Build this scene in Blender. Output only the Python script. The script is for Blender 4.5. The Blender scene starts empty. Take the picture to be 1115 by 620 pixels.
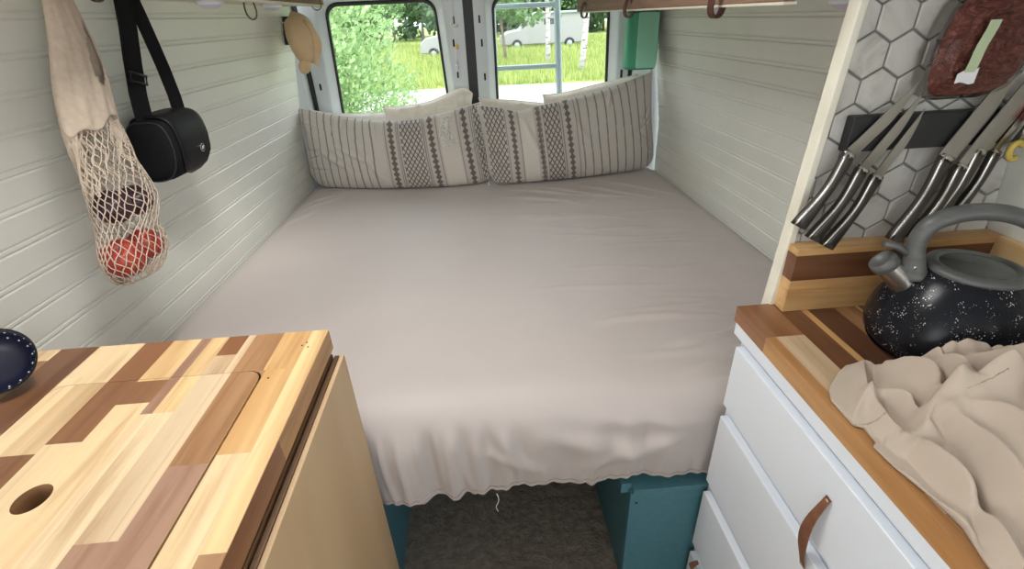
import bpy, bmesh, math, random
import numpy as np
from mathutils import Vector, Matrix, noise as mnoise
PI = math.pi
SC = bpy.context.scene
COL = SC.collection
random.seed(7)
RNG = np.random.default_rng(5)

# ------------------------------------------------------------------ camera
yaw, pitch, roll, F = math.radians(2.94692257), math.radians(28.96719816), math.radians(2.6573341), 529.5096
cy, sy = math.cos(yaw), math.sin(yaw)
fw = Vector((sy*math.cos(pitch), cy*math.cos(pitch), -math.sin(pitch)))
rt = Vector((cy, -sy, 0)); dn = fw.cross(rt)
c_, s_ = math.cos(roll), math.sin(roll)
r2 = c_*rt + s_*dn; d2 = -s_*rt + c_*dn
cam = bpy.data.cameras.new('camera'); camo = bpy.data.objects.new('camera', cam); COL.objects.link(camo)
camo.matrix_world = Matrix(((r2.x, -d2.x, -fw.x, 0), (r2.y, -d2.y, -fw.y, 0), (r2.z, -d2.z, -fw.z, 1.42), (0, 0, 0, 1)))
cam.sensor_width = 36; cam.lens = F*36/1115; cam.clip_start = .02; cam.clip_end = 400
SC.camera = camo
vs = SC.view_settings
vs.view_transform = 'Standard'; vs.look = 'None'; vs.gamma = 1; vs.exposure = 0.0; vs.use_curve_mapping = False

# ------------------------------------------------------------------ material helpers
def mat(name, color=(.8, .8, .8), rough=.6, metal=0., spec=.5, **kw):
    m = bpy.data.materials.new(name); m.use_nodes = True
    b = m.node_tree.nodes['Principled BSDF']
    b.inputs['Base Color'].default_value = (*color, 1)
    b.inputs['Roughness'].default_value = rough
    b.inputs['Metallic'].default_value = metal
    b.inputs['Specular IOR Level'].default_value = spec
    for k, v in kw.items():
        b.inputs[k.replace('_', ' ')].default_value = v
    return m
class NT:
    def __init__(s, m): s.t = m.node_tree; s.b = s.t.nodes['Principled BSDF']
    def n(s, typ, **kw):
        x = s.t.nodes.new(typ)
        for k, v in kw.items(): setattr(x, k, v)
        return x
    def l(s, a, b): s.t.links.new(a, b)
    def coord(s, scale=(1, 1, 1), out='Object'):
        tc = s.n('ShaderNodeTexCoord'); mp = s.n('ShaderNodeMapping'); mp.inputs['Scale'].default_value = scale
        s.l(tc.outputs[out], mp.inputs['Vector']); return mp.outputs[0]
    def noise(s, vec, scale=5, detail=4, rough=.5, dist=0):
        x = s.n('ShaderNodeTexNoise'); x.inputs['Scale'].default_value = scale; x.inputs['Detail'].default_value = detail
        x.inputs['Roughness'].default_value = rough; x.inputs['Distortion'].default_value = dist
        if vec is not None: s.l(vec, x.inputs['Vector'])
        return x.outputs[0]
    def ramp(s, fac, stops, interp='LINEAR'):
        r = s.n('ShaderNodeValToRGB'); r.color_ramp.interpolation = interp
        e = r.color_ramp.elements
        while len(e) < len(stops): e.new(.5)
        for i, (p, c) in enumerate(stops): e[i].position = p; e[i].color = (*c, 1) if len(c) == 3 else c
        s.l(fac, r.inputs[0]); return r.outputs[0]
    def mix(s, f, a, b, mode='MIX'):
        x = s.n('ShaderNodeMix', data_type='RGBA', blend_type=mode)
        for i, v in ((0, f), (6, a), (7, b)):
            if isinstance(v, (int, float)): x.inputs[i].default_value = v
            elif isinstance(v, tuple): x.inputs[i].default_value = (*v, 1)
            else: s.l(v, x.inputs[i])
        return x.outputs[2]
    def bump(s, h, strength=.3, dist=.01):
        x = s.n('ShaderNodeBump'); x.inputs['Strength'].default_value = strength; x.inputs['Distance'].default_value = dist
        s.l(h, x.inputs['Height']); s.l(x.outputs[0], s.b.inputs['Normal']); return x
    def color(s, o): s.l(o, s.b.inputs['Base Color'])
    def roughness(s, o): s.l(o, s.b.inputs['Roughness'])

def two_tone(name, a, b, scale=20, rough=.7, bump=.2, bd=.003, detail=5, cs=(1, 1, 1), **kw):
    m = mat(name, a, rough, **kw); t = NT(m)
    nz = t.noise(t.coord(cs), scale, detail, .6)
    t.color(t.ramp(nz, [(.3, a), (.7, b)]))
    if bump: t.bump(nz, bump, bd)
    return m

M = {}
M['paint'] = two_tone('white_paint', (.70, .70, .64), (.74, .74, .68), 6, .42, .06, .001)
M['metal_paint'] = mat('grey_white_body_paint', (.56, .59, .60), .32)
M['white'] = two_tone('white_laminate', (.74, .78, .85), (.77, .81, .87), 3, .38, 0)
M['trim'] = two_tone('cream_edge_trim', (.72, .68, .56), (.80, .77, .66), 14, .6, .1)
M['black'] = mat('black_rubber', (.012, .012, .013), .5)
M['blackfabric'] = two_tone('black_fabric', (.005, .005, .006), (.010, .010, .012), 300, .9, .3, .0006, spec=.15)
M['blackgloss'] = mat('black_patent', (.006, .006, .008), .5, 0, .25)
M['teal'] = two_tone('teal_paint', (.060, .175, .22), (.080, .21, .255), 60, .5, .1, .001)
M['grout'] = mat('grey_grout', (.17, .17, .167), .85)
M['steel'] = mat('brushed_steel', (.52, .50, .47), .27, 1.0)
M['darksteel'] = mat('dark_satin_steel', (.085, .075, .07), .42, 0.8)
M['blade'] = mat('blade_steel', (.42, .40, .37), .3, 1.0)
M['leather'] = two_tone('brown_leather', (.15, .06, .03), (.23, .10, .055), 60, .55, .3, .001)
M['darkleather'] = two_tone('dark_brown_leather', (.045, .015, .009), (.08, .025, .015), 60, .5, .3, .001)
M['plum'] = two_tone('plum_skin', (.028, .012, .024), (.055, .022, .035), 14, .35, .05)
M['strap'] = mat('black_webbing', (.008, .008, .009), .8, 0, .15)
M['copper'] = mat('rivet', (.7, .5, .35), .3, 1.0)
M['lamp'] = mat('frosted_lamp_cover', (.62, .58, .70), .45)
M['plastic_green'] = mat('mint_green_plastic', (.30, .66, .47), .5)
M['plastic_dgreen'] = mat('deep_green_plastic', (.05, .33, .19), .5)
M['ropewhite'] = mat('white_thread', (.8, .78, .72), .8)
M['string'] = two_tone('cream_cotton_string', (.52, .42, .33), (.62, .51, .41), 90, .9, .3, .001)
M['asphalt'] = two_tone('pale_road', (.27, .255, .25), (.31, .295, .29), 1.5, .9, .1)

def glass(name, tint=(1, 1, 1), rough=0.):
    m = bpy.data.materials.new(name); m.use_nodes = True; t = m.node_tree; t.nodes.clear()
    o = t.nodes.new('ShaderNodeOutputMaterial'); mx = t.nodes.new('ShaderNodeMixShader')
    tr = t.nodes.new('ShaderNodeBsdfTransparent'); tr.inputs[0].default_value = (*tint, 1)
    gl = t.nodes.new('ShaderNodeBsdfGlossy'); gl.inputs['Roughness'].default_value = rough
    fr = t.nodes.new('ShaderNodeFresnel'); fr.inputs[0].default_value = 1.2
    t.links.new(fr.outputs[0], mx.inputs[0]); t.links.new(tr.outputs[0], mx.inputs[1]); t.links.new(gl.outputs[0], mx.inputs[2])
    t.links.new(mx.outputs[0], o.inputs[0]); return m
M['glass'] = glass('window_glass', (.95, .97, .96))
M['film'] = glass('clear_plastic_film', (.93, .92, .9), .06)

def wood_attr(name, rough=.42, axis='y', bumpk=.08):
    """stave colour comes from the mesh, grain from stretched noise"""
    m = mat(name, (.6, .4, .2), rough); t = NT(m)
    at = t.n('ShaderNodeAttribute', attribute_name='tone')
    sc = {'y': (38, 2.6, 38), 'x': (2.6, 38, 38)}[axis]
    v = t.coord(sc)
    ad = t.n('ShaderNodeVectorMath', operation='ADD'); t.l(v, ad.inputs[0])
    cb = t.n('ShaderNodeCombineXYZ'); mu = t.n('ShaderNodeMath', operation='MULTIPLY'); mu.inputs[1].default_value = 40
    t.l(at.outputs['Alpha'], mu.inputs[0]); t.l(mu.outputs[0], cb.inputs[0]); t.l(mu.outputs[0], cb.inputs[2]); t.l(cb.outputs[0], ad.inputs[1])
    n1 = t.noise(ad.outputs[0], 1.0, 6, .6, .6)
    n2 = t.noise(ad.outputs[0], .35, 2, .5, 1.2)
    g = t.ramp(n1, [(.3, (.62, .52, .44)), (.5, (1, 1, 1)), (.75, (1.12, 1.13, 1.12))])
    c = t.mix(.75, at.outputs['Color'], g, 'MULTIPLY')
    g2 = t.ramp(n2, [(.35, (.78, .68, .6)), (.55, (1, 1, 1)), (1, (1.1, 1.1, 1.1))])
    t.color(t.mix(.8, c, g2, 'MULTIPLY')); t.bump(n1, bumpk, .001)
    return m
M['wood_y'] = wood_attr('butcher_block', .38, 'y'); M['wood_x'] = wood_attr('butcher_block_cross', .42, 'x')
def wood_plain(name, a, b, sc, rough=.5):
    m = mat(name, a, rough); t = NT(m); v = t.coord(sc)
    n = t.noise(v, 1, 6, .55, .8); t.color(t.ramp(n, [(.3, a), (.7, b)])); t.bump(n, .06, .001); return m
M['ply'] = wood_plain('birch_plywood', (.50, .33, .175), (.60, .42, .24), (10, 5, 1.6))
M['walnut_strip'] = wood_plain('dark_strip', (.10, .05, .024), (.20, .105, .05), (60, 3, 60))
M['shelfwood'] = wood_plain('rough_shelf_board', (.14, .075, .048), (.26, .155, .105), (40, 3, 50), .7)
M['shelfedge'] = mat('pale_shelf_edge', (.62, .56, .46), .6)

def fabric(name, a, b, rough=.9, weave=500, crease=9, cs=.35, sheen=.2, spec=.15):
    m = mat(name, a, rough, spec=spec); t = NT(m)
    v = t.coord(); n0 = t.noise(v, crease, 4, .55, .5); n1 = t.noise(v, weave, 2, .5)
    t.color(t.ramp(n0, [(.3, a), (.7, b)]))
    ad = t.n('ShaderNodeMath', operation='MULTIPLY_ADD'); t.l(n1, ad.inputs[0]); ad.inputs[1].default_value = .12; t.l(n0, ad.inputs[2])
    t.bump(ad.outputs[0], cs, .006)
    t.b.inputs['Sheen Weight'].default_value = sheen
    return m
M['sheet'] = fabric('beige_sheet', (.50, .442, .418), (.525, .465, .44), cs=.12, crease=5, rough=.55, spec=.45)
M['towel'] = fabric('sand_cotton', (.47, .385, .315), (.50, .41, .335), crease=12, cs=.15)
M['fleece'] = fabric('cream_fleece', (.74, .68, .58), (.80, .74, .65), weave=90, crease=30, cs=.8, sheen=.5)
M['white_pillow'] = fabric('white_cotton', (.72, .70, .66), (.77, .75, .71))
M['hat'] = fabric('tan_hat_cotton', (.56, .40, .235), (.62, .45, .275), crease=16)
M['carpet'] = two_tone('grey_brown_carpet', (.15, .125, .105), (.25, .215, .18), 35, 1, .9, .012, spec=.1)
def attr_fabric(name):
    m = mat(name, (.7, .65, .58), .9, spec=.15); t = NT(m)
    at = t.n('ShaderNodeAttribute', attribute_name='tone'); v = t.coord()
    n1 = t.noise(v, 260, 2, .5); n0 = t.noise(v, 10, 4, .5)
    t.color(t.mix(.25, at.outputs['Color'], t.ramp(n1, [(.35, (.75, .75, .75)), (.65, (1.1, 1.1, 1.1))]), 'MULTIPLY'))
    ad = t.n('ShaderNodeMath', operation='MULTIPLY_ADD'); t.l(n1, ad.inputs[0]); ad.inputs[1].default_value = .25; t.l(n0, ad.inputs[2])
    t.bump(ad.outputs[0], .35, .006); t.b.inputs['Sheen Weight'].default_value = .15
    return m
M['patterned'] = attr_fabric('patterned_cotton')

def tilemat():
    m = mat('marble_tile', (.6, .6, .58), .3); t = NT(m)
    at = t.n('ShaderNodeAttribute', attribute_name='tone')
    v = t.coord(); ad = t.n('ShaderNodeVectorMath', operation='ADD'); t.l(v, ad.inputs[0])
    t.l(at.outputs['Color'], ad.inputs[1])
    n = t.noise(ad.outputs[0], 9, 5, .6, 1.5)
    t.color(t.ramp(n, [(.35, (.39, .37, .34)), (.5, (.51, .49, .455)), (.65, (.57, .55, .515))]))
    return m
M['tile'] = tilemat()
def kettlemat():
    m = mat('speckled_black_enamel', (.01, .01, .012), .24, 0, .22); t = NT(m); v = t.coord()
    vo = t.n('ShaderNodeTexVoronoi'); vo.inputs['Scale'].default_value = 330; t.l(v, vo.inputs['Vector'])
    n = t.noise(v, 60, 2, .5)
    # threshold = speck size varies from place to place
    sub = t.n('ShaderNodeMath', operation='MULTIPLY_ADD'); t.l(n, sub.inputs[0]); sub.inputs[1].default_value = -1.1; t.l(vo.outputs['Distance'], sub.inputs[2])
    r = t.ramp(sub.outputs[0], [(0.0, (1, 1, 1)), (.02, (0, 0, 0))])
    ad = t.n('ShaderNodeMath', operation='ADD'); t.l(sub.outputs[0], ad.inputs[0]); ad.inputs[1].default_value = .475
    t.l(ad.outputs[0], r.node.inputs[0])
    t.color(t.mix(r, (.009, .010, .014), (.62, .62, .60)))
    return m
M['kettle'] = kettlemat()
M['kettle_grey'] = two_tone('grey_wood_look_handle', (.075, .078, .075), (.125, .128, .124), 14, .42, .1, .001, cs=(1, 1, 6))
M['glass_lid'] = mat('smoked_lid', (.055, .062, .058), .25)
def meatmat():
    m = mat('minced_red', (.2, .05, .03), .35); t = NT(m); v = t.coord((1, 1, 1.6))
    n = t.noise(v, 70, 5, .65, 1.2); t.color(t.ramp(n, [(.3, (.055, .012, .009)), (.5, (.15, .036, .025)), (.72, (.33, .13, .095))])); t.bump(n, .8, .006); return m
M['meat'] = meatmat()
def applemat():
    m = mat('apple_skin', (.5, .05, .03), .35); t = NT(m); v = t.coord()
    n = t.noise(v, 18, 4, .6, 1); t.color(t.ramp(n, [(.32, (.33, .022, .02)), (.58, (.50, .06, .035)), (.75, (.62, .27, .09))])); return m
M['apple'] = applemat()
def navydots():
    m = mat('navy_enamel', (.012, .014, .045), .2); return m
M['navy'] = mat('navy_enamel', (.008, .010, .030), .35); M['dot'] = mat('white_enamel_dot', (.75, .75, .72), .4)
def grassmat():
    m = mat('meadow', (.2, .3, .06), 1.0, spec=.1); t = NT(m)
    n = t.noise(t.coord((.6, 1.6, 1)), 1.2, 6, .65); n2 = t.noise(t.coord((1, 1, 1)), .12, 2, .5)
    c1 = t.ramp(n, [(.3, (.22, .36, .09)), (.5, (.34, .50, .14)), (.75, (.52, .62, .22))])
    # yellow flowers thicken in some patches of the field
    tc = t.n('ShaderNodeTexCoord'); sx = t.n('ShaderNodeSeparateXYZ'); t.l(tc.outputs['Object'], sx.inputs[0])
    fl = t.ramp(t.noise(t.coord((1, .35, 1)), .3, 4, .7), [(.38, (0, 0, 0)), (.6, (1, 1, 1))])
    c = t.mix(t.ramp(n2, [(.40, (0, 0, 0)), (.60, (1, 1, 1))]), c1, (.55, .62, .18))
    cc = t.mix(.5, c, t.mix(fl, c1, (.62, .66, .20)))
    t.color(t.mix(1.0, cc, (.52, .52, .55), 'MULTIPLY')); return m
M['grass'] = grassmat()
def leafmat(name, a, b, trans=.5):
    m = bpy.data.materials.new(name); m.use_nodes = True; t = NT(m); t.b.inputs['Roughness'].default_value = .5
    at = t.n('ShaderNodeAttribute', attribute_name='tone')
    c = t.mix(at.outputs['Alpha'], a, b); t.color(c)
    tr = t.n('ShaderNodeBsdfTranslucent'); t.l(c, tr.inputs[0]); mx = t.n('ShaderNodeMixShader'); mx.inputs[0].default_value = trans
    o = t.t.nodes['Material Output']; t.l(t.b.outputs[0], mx.inputs[1]); t.l(tr.outputs[0], mx.inputs[2]); t.l(mx.outputs[0], o.inputs[0])
    return m
M['leaf_light'] = leafmat('aspen_leaf', (.17, .30, .10), (.40, .52, .27))
M['leaf_mid'] = leafmat('birch_leaf', (.08, .17, .055), (.19, .30, .12))
M['leaf_dark'] = leafmat('forest_leaf', (.07, .13, .075), (.17, .26, .14))
M['leaf_grass'] = leafmat('meadow_grass_blade', (.22, .31, .08), (.44, .47, .17))
M['birch'] = None
def birch():
    m = mat('birch_bark', (.7, .68, .64), .8); t = NT(m); n = t.noise(t.coord((2, 2, 9)), 1.6, 4, .6)
    t.color(t.ramp(n, [(.36, (.10, .09, .08)), (.44, (.34, .32, .30)), (.6, (.46, .45, .43))])); return m
M['birch'] = birch()
M['bark'] = two_tone('brown_bark', (.10, .08, .06), (.2, .16, .12), 5)
M['camper'] = mat('camper_white', (.27, .27, .265), .5)
M['alu'] = mat('aluminium', (.30, .36, .38), .5, .2)
M['darkglass'] = mat('dark_vehicle_glass', (.03, .035, .04), .1)
M['tyre'] = mat('tyre', (.02, .02, .02), .8)
M['crystal'] = mat('crystal', (.95, .95, 1), .05, Transmission_Weight=.6)
M['amber'] = mat('amber_bead', (.75, .5, .18), .3)
M['cream_bead'] = mat('cream_bead', (.75, .70, .6), .5)
M['sticker_a'] = mat('orange_sticker', (.62, .27, .12), .5); M['sticker_b'] = mat('pink_grey_sticker', (.55, .42, .42), .5)
M['label_g'] = mat('label_pale_green', (.50, .60, .38), .35); M['glare_w'] = mat('glare_white', (.82, .82, .84), .2)
M['red'] = mat('red_plastic', (.42, .03, .025), .4); M['yellow'] = mat('yellow_plastic', (.60, .45, .10), .45)
M['logo'] = mat('silver_badge', (.6, .6, .6), .3, .8)
M['hole'] = mat('dark_hole', (.01, .01, .01), .8)
M['vanbody'] = mat('van_headliner', (.70, .70, .66), .8)

# ------------------------------------------------------------------ mesh helpers
class MB:
    """collects verts, faces, per-face tone (rgba), per-face material index"""
    def __init__(s): s.v = []; s.f = []; s.c = []; s.vc = None
    def add(s, vs, fs, col=(1, 1, 1, 0)):
        o = len(s.v); s.v += [tuple(map(float, p)) for p in vs]; s.f += [tuple(i+o for i in f) for f in fs]; s.c += [col]*len(fs); return s
    def box(s, x0, x1, y0, y1, z0, z1, col=(1, 1, 1, 0)):
        return s.add([(x, y, z) for x in (x0, x1) for y in (y0, y1) for z in (z0, z1)],
                     [(0, 1, 3, 2), (4, 6, 7, 5), (0, 4, 5, 1), (2, 3, 7, 6), (0, 2, 6, 4), (1, 5, 7, 3)], col)
    def grid(s, P, col=(1, 1, 1, 0), wrapu=False, wrapv=False, flip=False):
        P = np.asarray(P); n, m = P.shape[:2]; o = len(s.v)
        s.v += [tuple(p) for p in P.reshape(-1, 3).tolist()]
        for i in range(n if wrapu else n-1):
            for j in range(m if wrapv else m-1):
                a, b = o+i*m+j, o+i*m+(j+1) % m; c, d = o+((i+1) % n)*m+(j+1) % m, o+((i+1) % n)*m+j
                s.f.append((a, d, c, b) if flip else (a, b, c, d)); s.c.append(col)
        return s
    def tube(s, pts, r, n=8, closed=False, flat=1.0, up=(0, 0, 1), caps=True, col=(1, 1, 1, 0)):
        pts = [Vector(p) for p in pts]; N = len(pts)
        rs = [float(q) for q in r] if hasattr(r, '__len__') else [float(r)]*N
        flat = float(flat)
        rows = []; ref = None
        for i, p in enumerate(pts):
            a = pts[(i-1) % N] if (closed or i) else p; b = pts[(i+1) % N] if (closed or i < N-1) else p
            t = (b-a).normalized()
            if ref is None:
                ref = Vector(up); ref = (ref-ref.dot(t)*t)
                if ref.length < 1e-3: ref = Vector((1, 0, 0)); ref = ref-ref.dot(t)*t
                ref.normalize()
            else:
                ref = (ref-ref.dot(t)*t); ref.normalize()
            bn = t.cross(ref)
            rows.append([tuple(p+rs[i]*(math.cos(2*PI*k/n)*ref+math.sin(2*PI*k/n)*flat*bn)) for k in range(n)])
        o = len(s.v); s.grid(rows, col, wrapu=closed, wrapv=True)
        if caps and not closed:
            s.f.append(tuple(o+k for k in range(n))[::-1]); s.c.append(col)
            s.f.append(tuple(o+(N-1)*n+k for k in range(n))); s.c.append(col)
        return s
    def lathe(s, prof, cx=0, cy=0, cz=0, n=40, axis='z', col=(1, 1, 1, 0), M4=None):
        rows = []
        for r, z in prof:
            row = []
            for k in range(n):
                a = 2*PI*k/n; p = Vector((r*math.cos(a), r*math.sin(a), z))
                if M4 is not None: p = M4 @ p
                row.append((p.x+cx, p.y+cy, p.z+cz))
            rows.append(row)
        return s.grid(rows, col, wrapv=True, flip=True)
    def prism(s, poly, a0, a1, axis='y', col=(1, 1, 1, 0)):
        """poly of 2-D points extruded along axis"""
        n = len(poly)
        def P(p, a): return {'y': (p[0], a, p[1]), 'x': (a, p[0], p[1]), 'z': (p[0], p[1], a)}[axis]
        vs = [P(p, a0) for p in poly]+[P(p, a1) for p in poly]
        return s.add(vs, [tuple(range(n))[::-1], tuple(range(n, 2*n))]+[(i, (i+1) % n, n+(i+1) % n, n+i) for i in range(n)], col)
    def ellipsoid(s, c, r, nu=24, nv=16, Mx=None, fn=None, col=(1, 1, 1, 0)):
        rows = []
        for j in range(nv+1):
            th = PI*j/nv; row = []
            for k in range(nu):
                ph = 2*PI*k/nu; p = Vector((math.sin(th)*math.cos(ph)*r[0], math.sin(th)*math.sin(ph)*r[1], math.cos(th)*r[2]))
                if fn: p = Vector(fn(p, th, ph))
                if Mx is not None: p = Mx @ p
                row.append((p.x+c[0], p.y+c[1], p.z+c[2]))
            rows.append(row)
        return s.grid(rows, col, wrapv=True)

def wloc(o):
    v = Vector((0, 0, 0))
    while o is not None: v = v+o.location; o = o.parent
    return v
def obj(name, mb, m, parent=None, smooth=False, bevel=0, vcol=None, subsurf=0, auto=None, loc=None, weld=True):
    me = bpy.data.meshes.new(name)
    base = wloc(parent) if parent is not None else Vector(loc or (0, 0, 0))
    V = np.array(mb.v, dtype=float)-np.array(base)
    me.from_pydata(V.tolist(), [], mb.f); me.update()
    ca = me.color_attributes.new('tone', 'FLOAT_COLOR', 'CORNER' if vcol is None else 'POINT')
    if vcol is None:
        arr = np.empty((len(me.loops), 4), dtype=np.float32); cnt = [len(f) for f in mb.f]
        arr[:] = np.repeat(np.array(mb.c, dtype=np.float32), cnt, axis=0)
    else: arr = np.asarray(vcol, dtype=np.float32)
    ca.data.foreach_set('color', arr.ravel())
    if bevel or weld == 'force':
        bm = bmesh.new(); bm.from_mesh(me)
        bmesh.ops.remove_doubles(bm, verts=bm.verts, dist=1e-5)
        bmesh.ops.recalc_face_normals(bm, faces=bm.faces)
        bm.to_mesh(me); bm.free()
    me.materials.append(m)
    if smooth: me.polygons.foreach_set('use_smooth', [True]*len(me.polygons))
    o = bpy.data.objects.new(name, me); COL.objects.link(o)
    if parent is not None: o.parent = parent
    elif loc is not None: o.location = loc
    if bevel:
        b = o.modifiers.new('b', 'BEVEL'); b.width = bevel; b.segments = 2; b.limit_method = 'ANGLE'; b.angle_limit = math.radians(40)
        me.polygons.foreach_set('use_smooth', [True]*len(me.polygons))
        w = o.modifiers.new('w', 'WEIGHTED_NORMAL'); w.keep_sharp = False
    if subsurf:
        sm = o.modifiers.new('s', 'SUBSURF'); sm.levels = sm.render_levels = subsurf
    return o
def thing(name, label, cat, loc, group=None):
    o = bpy.data.objects.new(name, None); COL.objects.link(o); o.location = loc; o.empty_display_size = .05
    o['label'] = label; o['category'] = cat
    if group: o['group'] = group
    return o
def tag(o, label, cat, group=None):
    o['label'] = label; o['category'] = cat
    if group: o['group'] = group
    return o
def struct(o): o['kind'] = 'structure'; return o
def interp(pts, s):
    """catmull-rom through pts, s in 0..1"""
    pts = np.asarray(pts, float); n = len(pts)-1; s = np.clip(np.asarray(s, float), 0, 1)*n
    i = np.minimum(s.astype(int), n-1); f = (s-i)[..., None]
    p = lambda k: pts[np.clip(k, 0, n)]
    a, b, c, d = p(i-1), p(i), p(i+1), p(i+2)
    return .5*((2*b)+(c-a)*f+(2*a-5*b+4*c-d)*f**2+(3*b-a-3*c+d)*f**3)
def sstep(x, a, b):
    t = np.clip((x-a)/(b-a), 0, 1); return t*t*(3-2*t)

# ================================================================== THE VAN
YR, YF = 2.60, -2.6
def Wd(z, Y):   # half width of the van interior
    return .945-.03*(Y-1.3)-.145*max(0, z-.9)
CX = .02
def side_wall(name, sgn, ygroups, zmin=0, zmax=1.9, grooved=True, m='paint', hole=None):
    # grooved boards: profile along z
    zs = []
    pitch_ = .066; z = zmin; k = 0
    while z < zmax-1e-6:
        z1 = min(z+pitch_, zmax)
        if grooved:
            zs += [(z, .0030), (z+.0035, 0), (z+.009, 0), (z+.0105, .0022), (z+.0135, .0022), (z+.015, 0), (z1-.0035, 0)]
        else: zs += [(z, 0)]
        z = z1
    zs += [(zmax, 0)]
    ys = np.linspace(ygroups[0], ygroups[1], 14)
    P = [[(CX+sgn*(Wd(zz, y)+dd), y, zz) for zz, dd in zs] for y in ys]
    mb = MB(); mb.grid(P, flip=(sgn < 0))
    # outer skin for real thickness
    P2 = [[(CX+sgn*(Wd(zz, y)+.05), y, zz) for zz in (zmin, .9, zmax)] for y in (ygroups[0], ygroups[1])]
    mb.grid(P2, flip=(sgn > 0))
    for y in (ygroups[0], ygroups[1]):
        mb.grid([[(CX+sgn*(Wd(zz, y)+o_), y, zz) for zz in (zmin, .9, zmax)] for o_ in (.0035, .05)])
    return struct(obj(name, mb, M[m]))
side_wall('wall_left', -1, (YF, 2.56))
side_wall('wall_right', 1, (.812, 2.54))
side_wall('wall_right_kitchen', 1, (-.50, .812), grooved=False)
# right side in front of the kitchen: unseen open sliding door, added for its daylight; pillar + cab wall
mb = MB()
for (a, b) in ((-.56, -.50), (-2.6, -1.75)):
    P = [[(CX+Wd(z, y), y, z) for z in (0, .9, 1.9)] for y in (a, b)]; mb.grid(P)
    P = [[(CX+Wd(z, y)+.05, y, z) for z in (0, .9, 1.9)] for y in (a, b)]; mb.grid(P, flip=True)
struct(obj('wall_right_cab', mb, M['metal_paint']))
struct(obj('floor', MB().box(-1.0, 1.05, YF, 2.78, -.06, 0.0), M['carpet']))
mb = MB(); mb.box(-.95, .99, YF, .66, 1.9, 1.95).box(-.95, .99, 1.10, 2.8, 1.9, 1.95).box(-.95, -.56, .66, 1.10, 1.9, 1.95).box(-.08, .99, .66, 1.10, 1.9, 1.95)  # gap left for the added roof vent
struct(obj('ceiling', mb, M['vanbody']))
mb = MB(); mb.box(-1.0, 1.05, YF-.05, YF, 0, .95).box(-1.0, 1.05, YF-.05, YF, 1.7, 1.9).box(-1.0, -.8, YF-.05, YF, .95, 1.7).box(.84, 1.05, YF-.05, YF, .95, 1.7)
struct(obj('wall_front', mb, M['metal_paint']))

# -------- rear doors
def rrect(x0, x1, z0, z1, r, n=7, skew=(0, 0), rs=None):
    pts = []
    rs = rs or [r]*4
    for (cx, cz, a0), rr in zip(((x1, z1, 0), (x0, z1, 90), (x0, z0, 180), (x1, z0, 270)), rs):
        for k in range(n):
            a = math.radians(a0+90*k/(n-1))
            sxx = -1 if a0 in (0, 270) else 1; szz = -1 if a0 in (0, 90) else 1
            pts.append((cx+sxx*rr+rr*math.cos(a), cz+szz*rr+rr*math.sin(a)))
    out = []
    for x, z in pts:
        t = (z-z0)/(z1-z0); dx = skew[0]*(1-t) if abs(x-x0) < abs(x-x1) else skew[1]*(1-t)
        out.append((x+dx, z))
    return out
def rear_door(n, x0, x1, wx0, wx1, skew, slots):
    root = bpy.data.objects.new('door_%d' % n, None); COL.objects.link(root); root.location = ((x0+x1)/2, 2.70, 0); root['kind'] = 'structure'
    Z0, Z1 = .93, 1.50
    L = [(rrect(x0, x1, .05, 1.86, .004), 2.70), (rrect(wx0-.045, wx1+.045, Z0-.05, Z1+.05, .09, skew=skew), 2.70),
         (rrect(wx0-.034, wx1+.034, Z0-.04, Z1+.04, .08, skew=skew), 2.707), (rrect(wx0-.014, wx1+.014, Z0-.02, Z1+.02, .07, skew=skew), 2.735),
         (rrect(wx0-.004, wx1+.004, Z0-.01, Z1+.01, .062, skew=skew), 2.74), (rrect(wx0-.004, wx1+.004, Z0-.01, Z1+.01, .062, skew=skew), 2.775), (rrect(x0, x1, .05, 1.86, .004), 2.775)]
    mb = MB(); mb.grid([[(p[0], y, p[1]) for p in l] for l, y in L]+[[(p[0], 2.70, p[1]) for p in L[0][0]]], wrapv=True)
    p = obj('door_panel', mb, M['metal_paint'], root, smooth=False, weld='force', bevel=.004)
    sl = rrect(wx0, wx1, Z0, Z1, .06, skew=skew)
    obj('rubber_seal', MB().tube([(a, 2.752, b) for a, b in sl], .0095, 8, closed=True, up=(0, 1, 0)), M['black'], root, smooth=True)
    g = MB(); g.add([(a, 2.758, b) for a, b in sl], [tuple(range(len(sl)))])
    obj('window_pane', g, M['glass'], root)
    for (sx, sz, w, h) in slots:
        obj('slot', MB().prism(rrect(sx-w/2, sx+w/2, sz-h/2, sz+h/2, min(w, h)*.4, 4), 2.6985, 2.7012, 'y'), M['hole'], root)
    return root
rear_door(1, -.815, -.036, -.695, -.172, (-.018, .03),
          [(-.783, 1.141, .010, .032), (-.085, 1.41, .009, .035), (-.094, 1.311, .009, .035), (-.087, 1.165, .009, .03)])
rear_door(2, .012, .795, .108, .690, (.0, .008), [(.020+.02, 1.41, .009, .035), (.045, 1.306, .009, .035), (.050, 1.15, .009, .035), (.760, 1.131, .012, .04)])
struct(obj('trim_1', MB().box(-.037, .013, 2.705, 2.77, .05, 1.86).box(-.030, -.026, 2.70, 2.71, .05, 1.86), M['black']))
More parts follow.
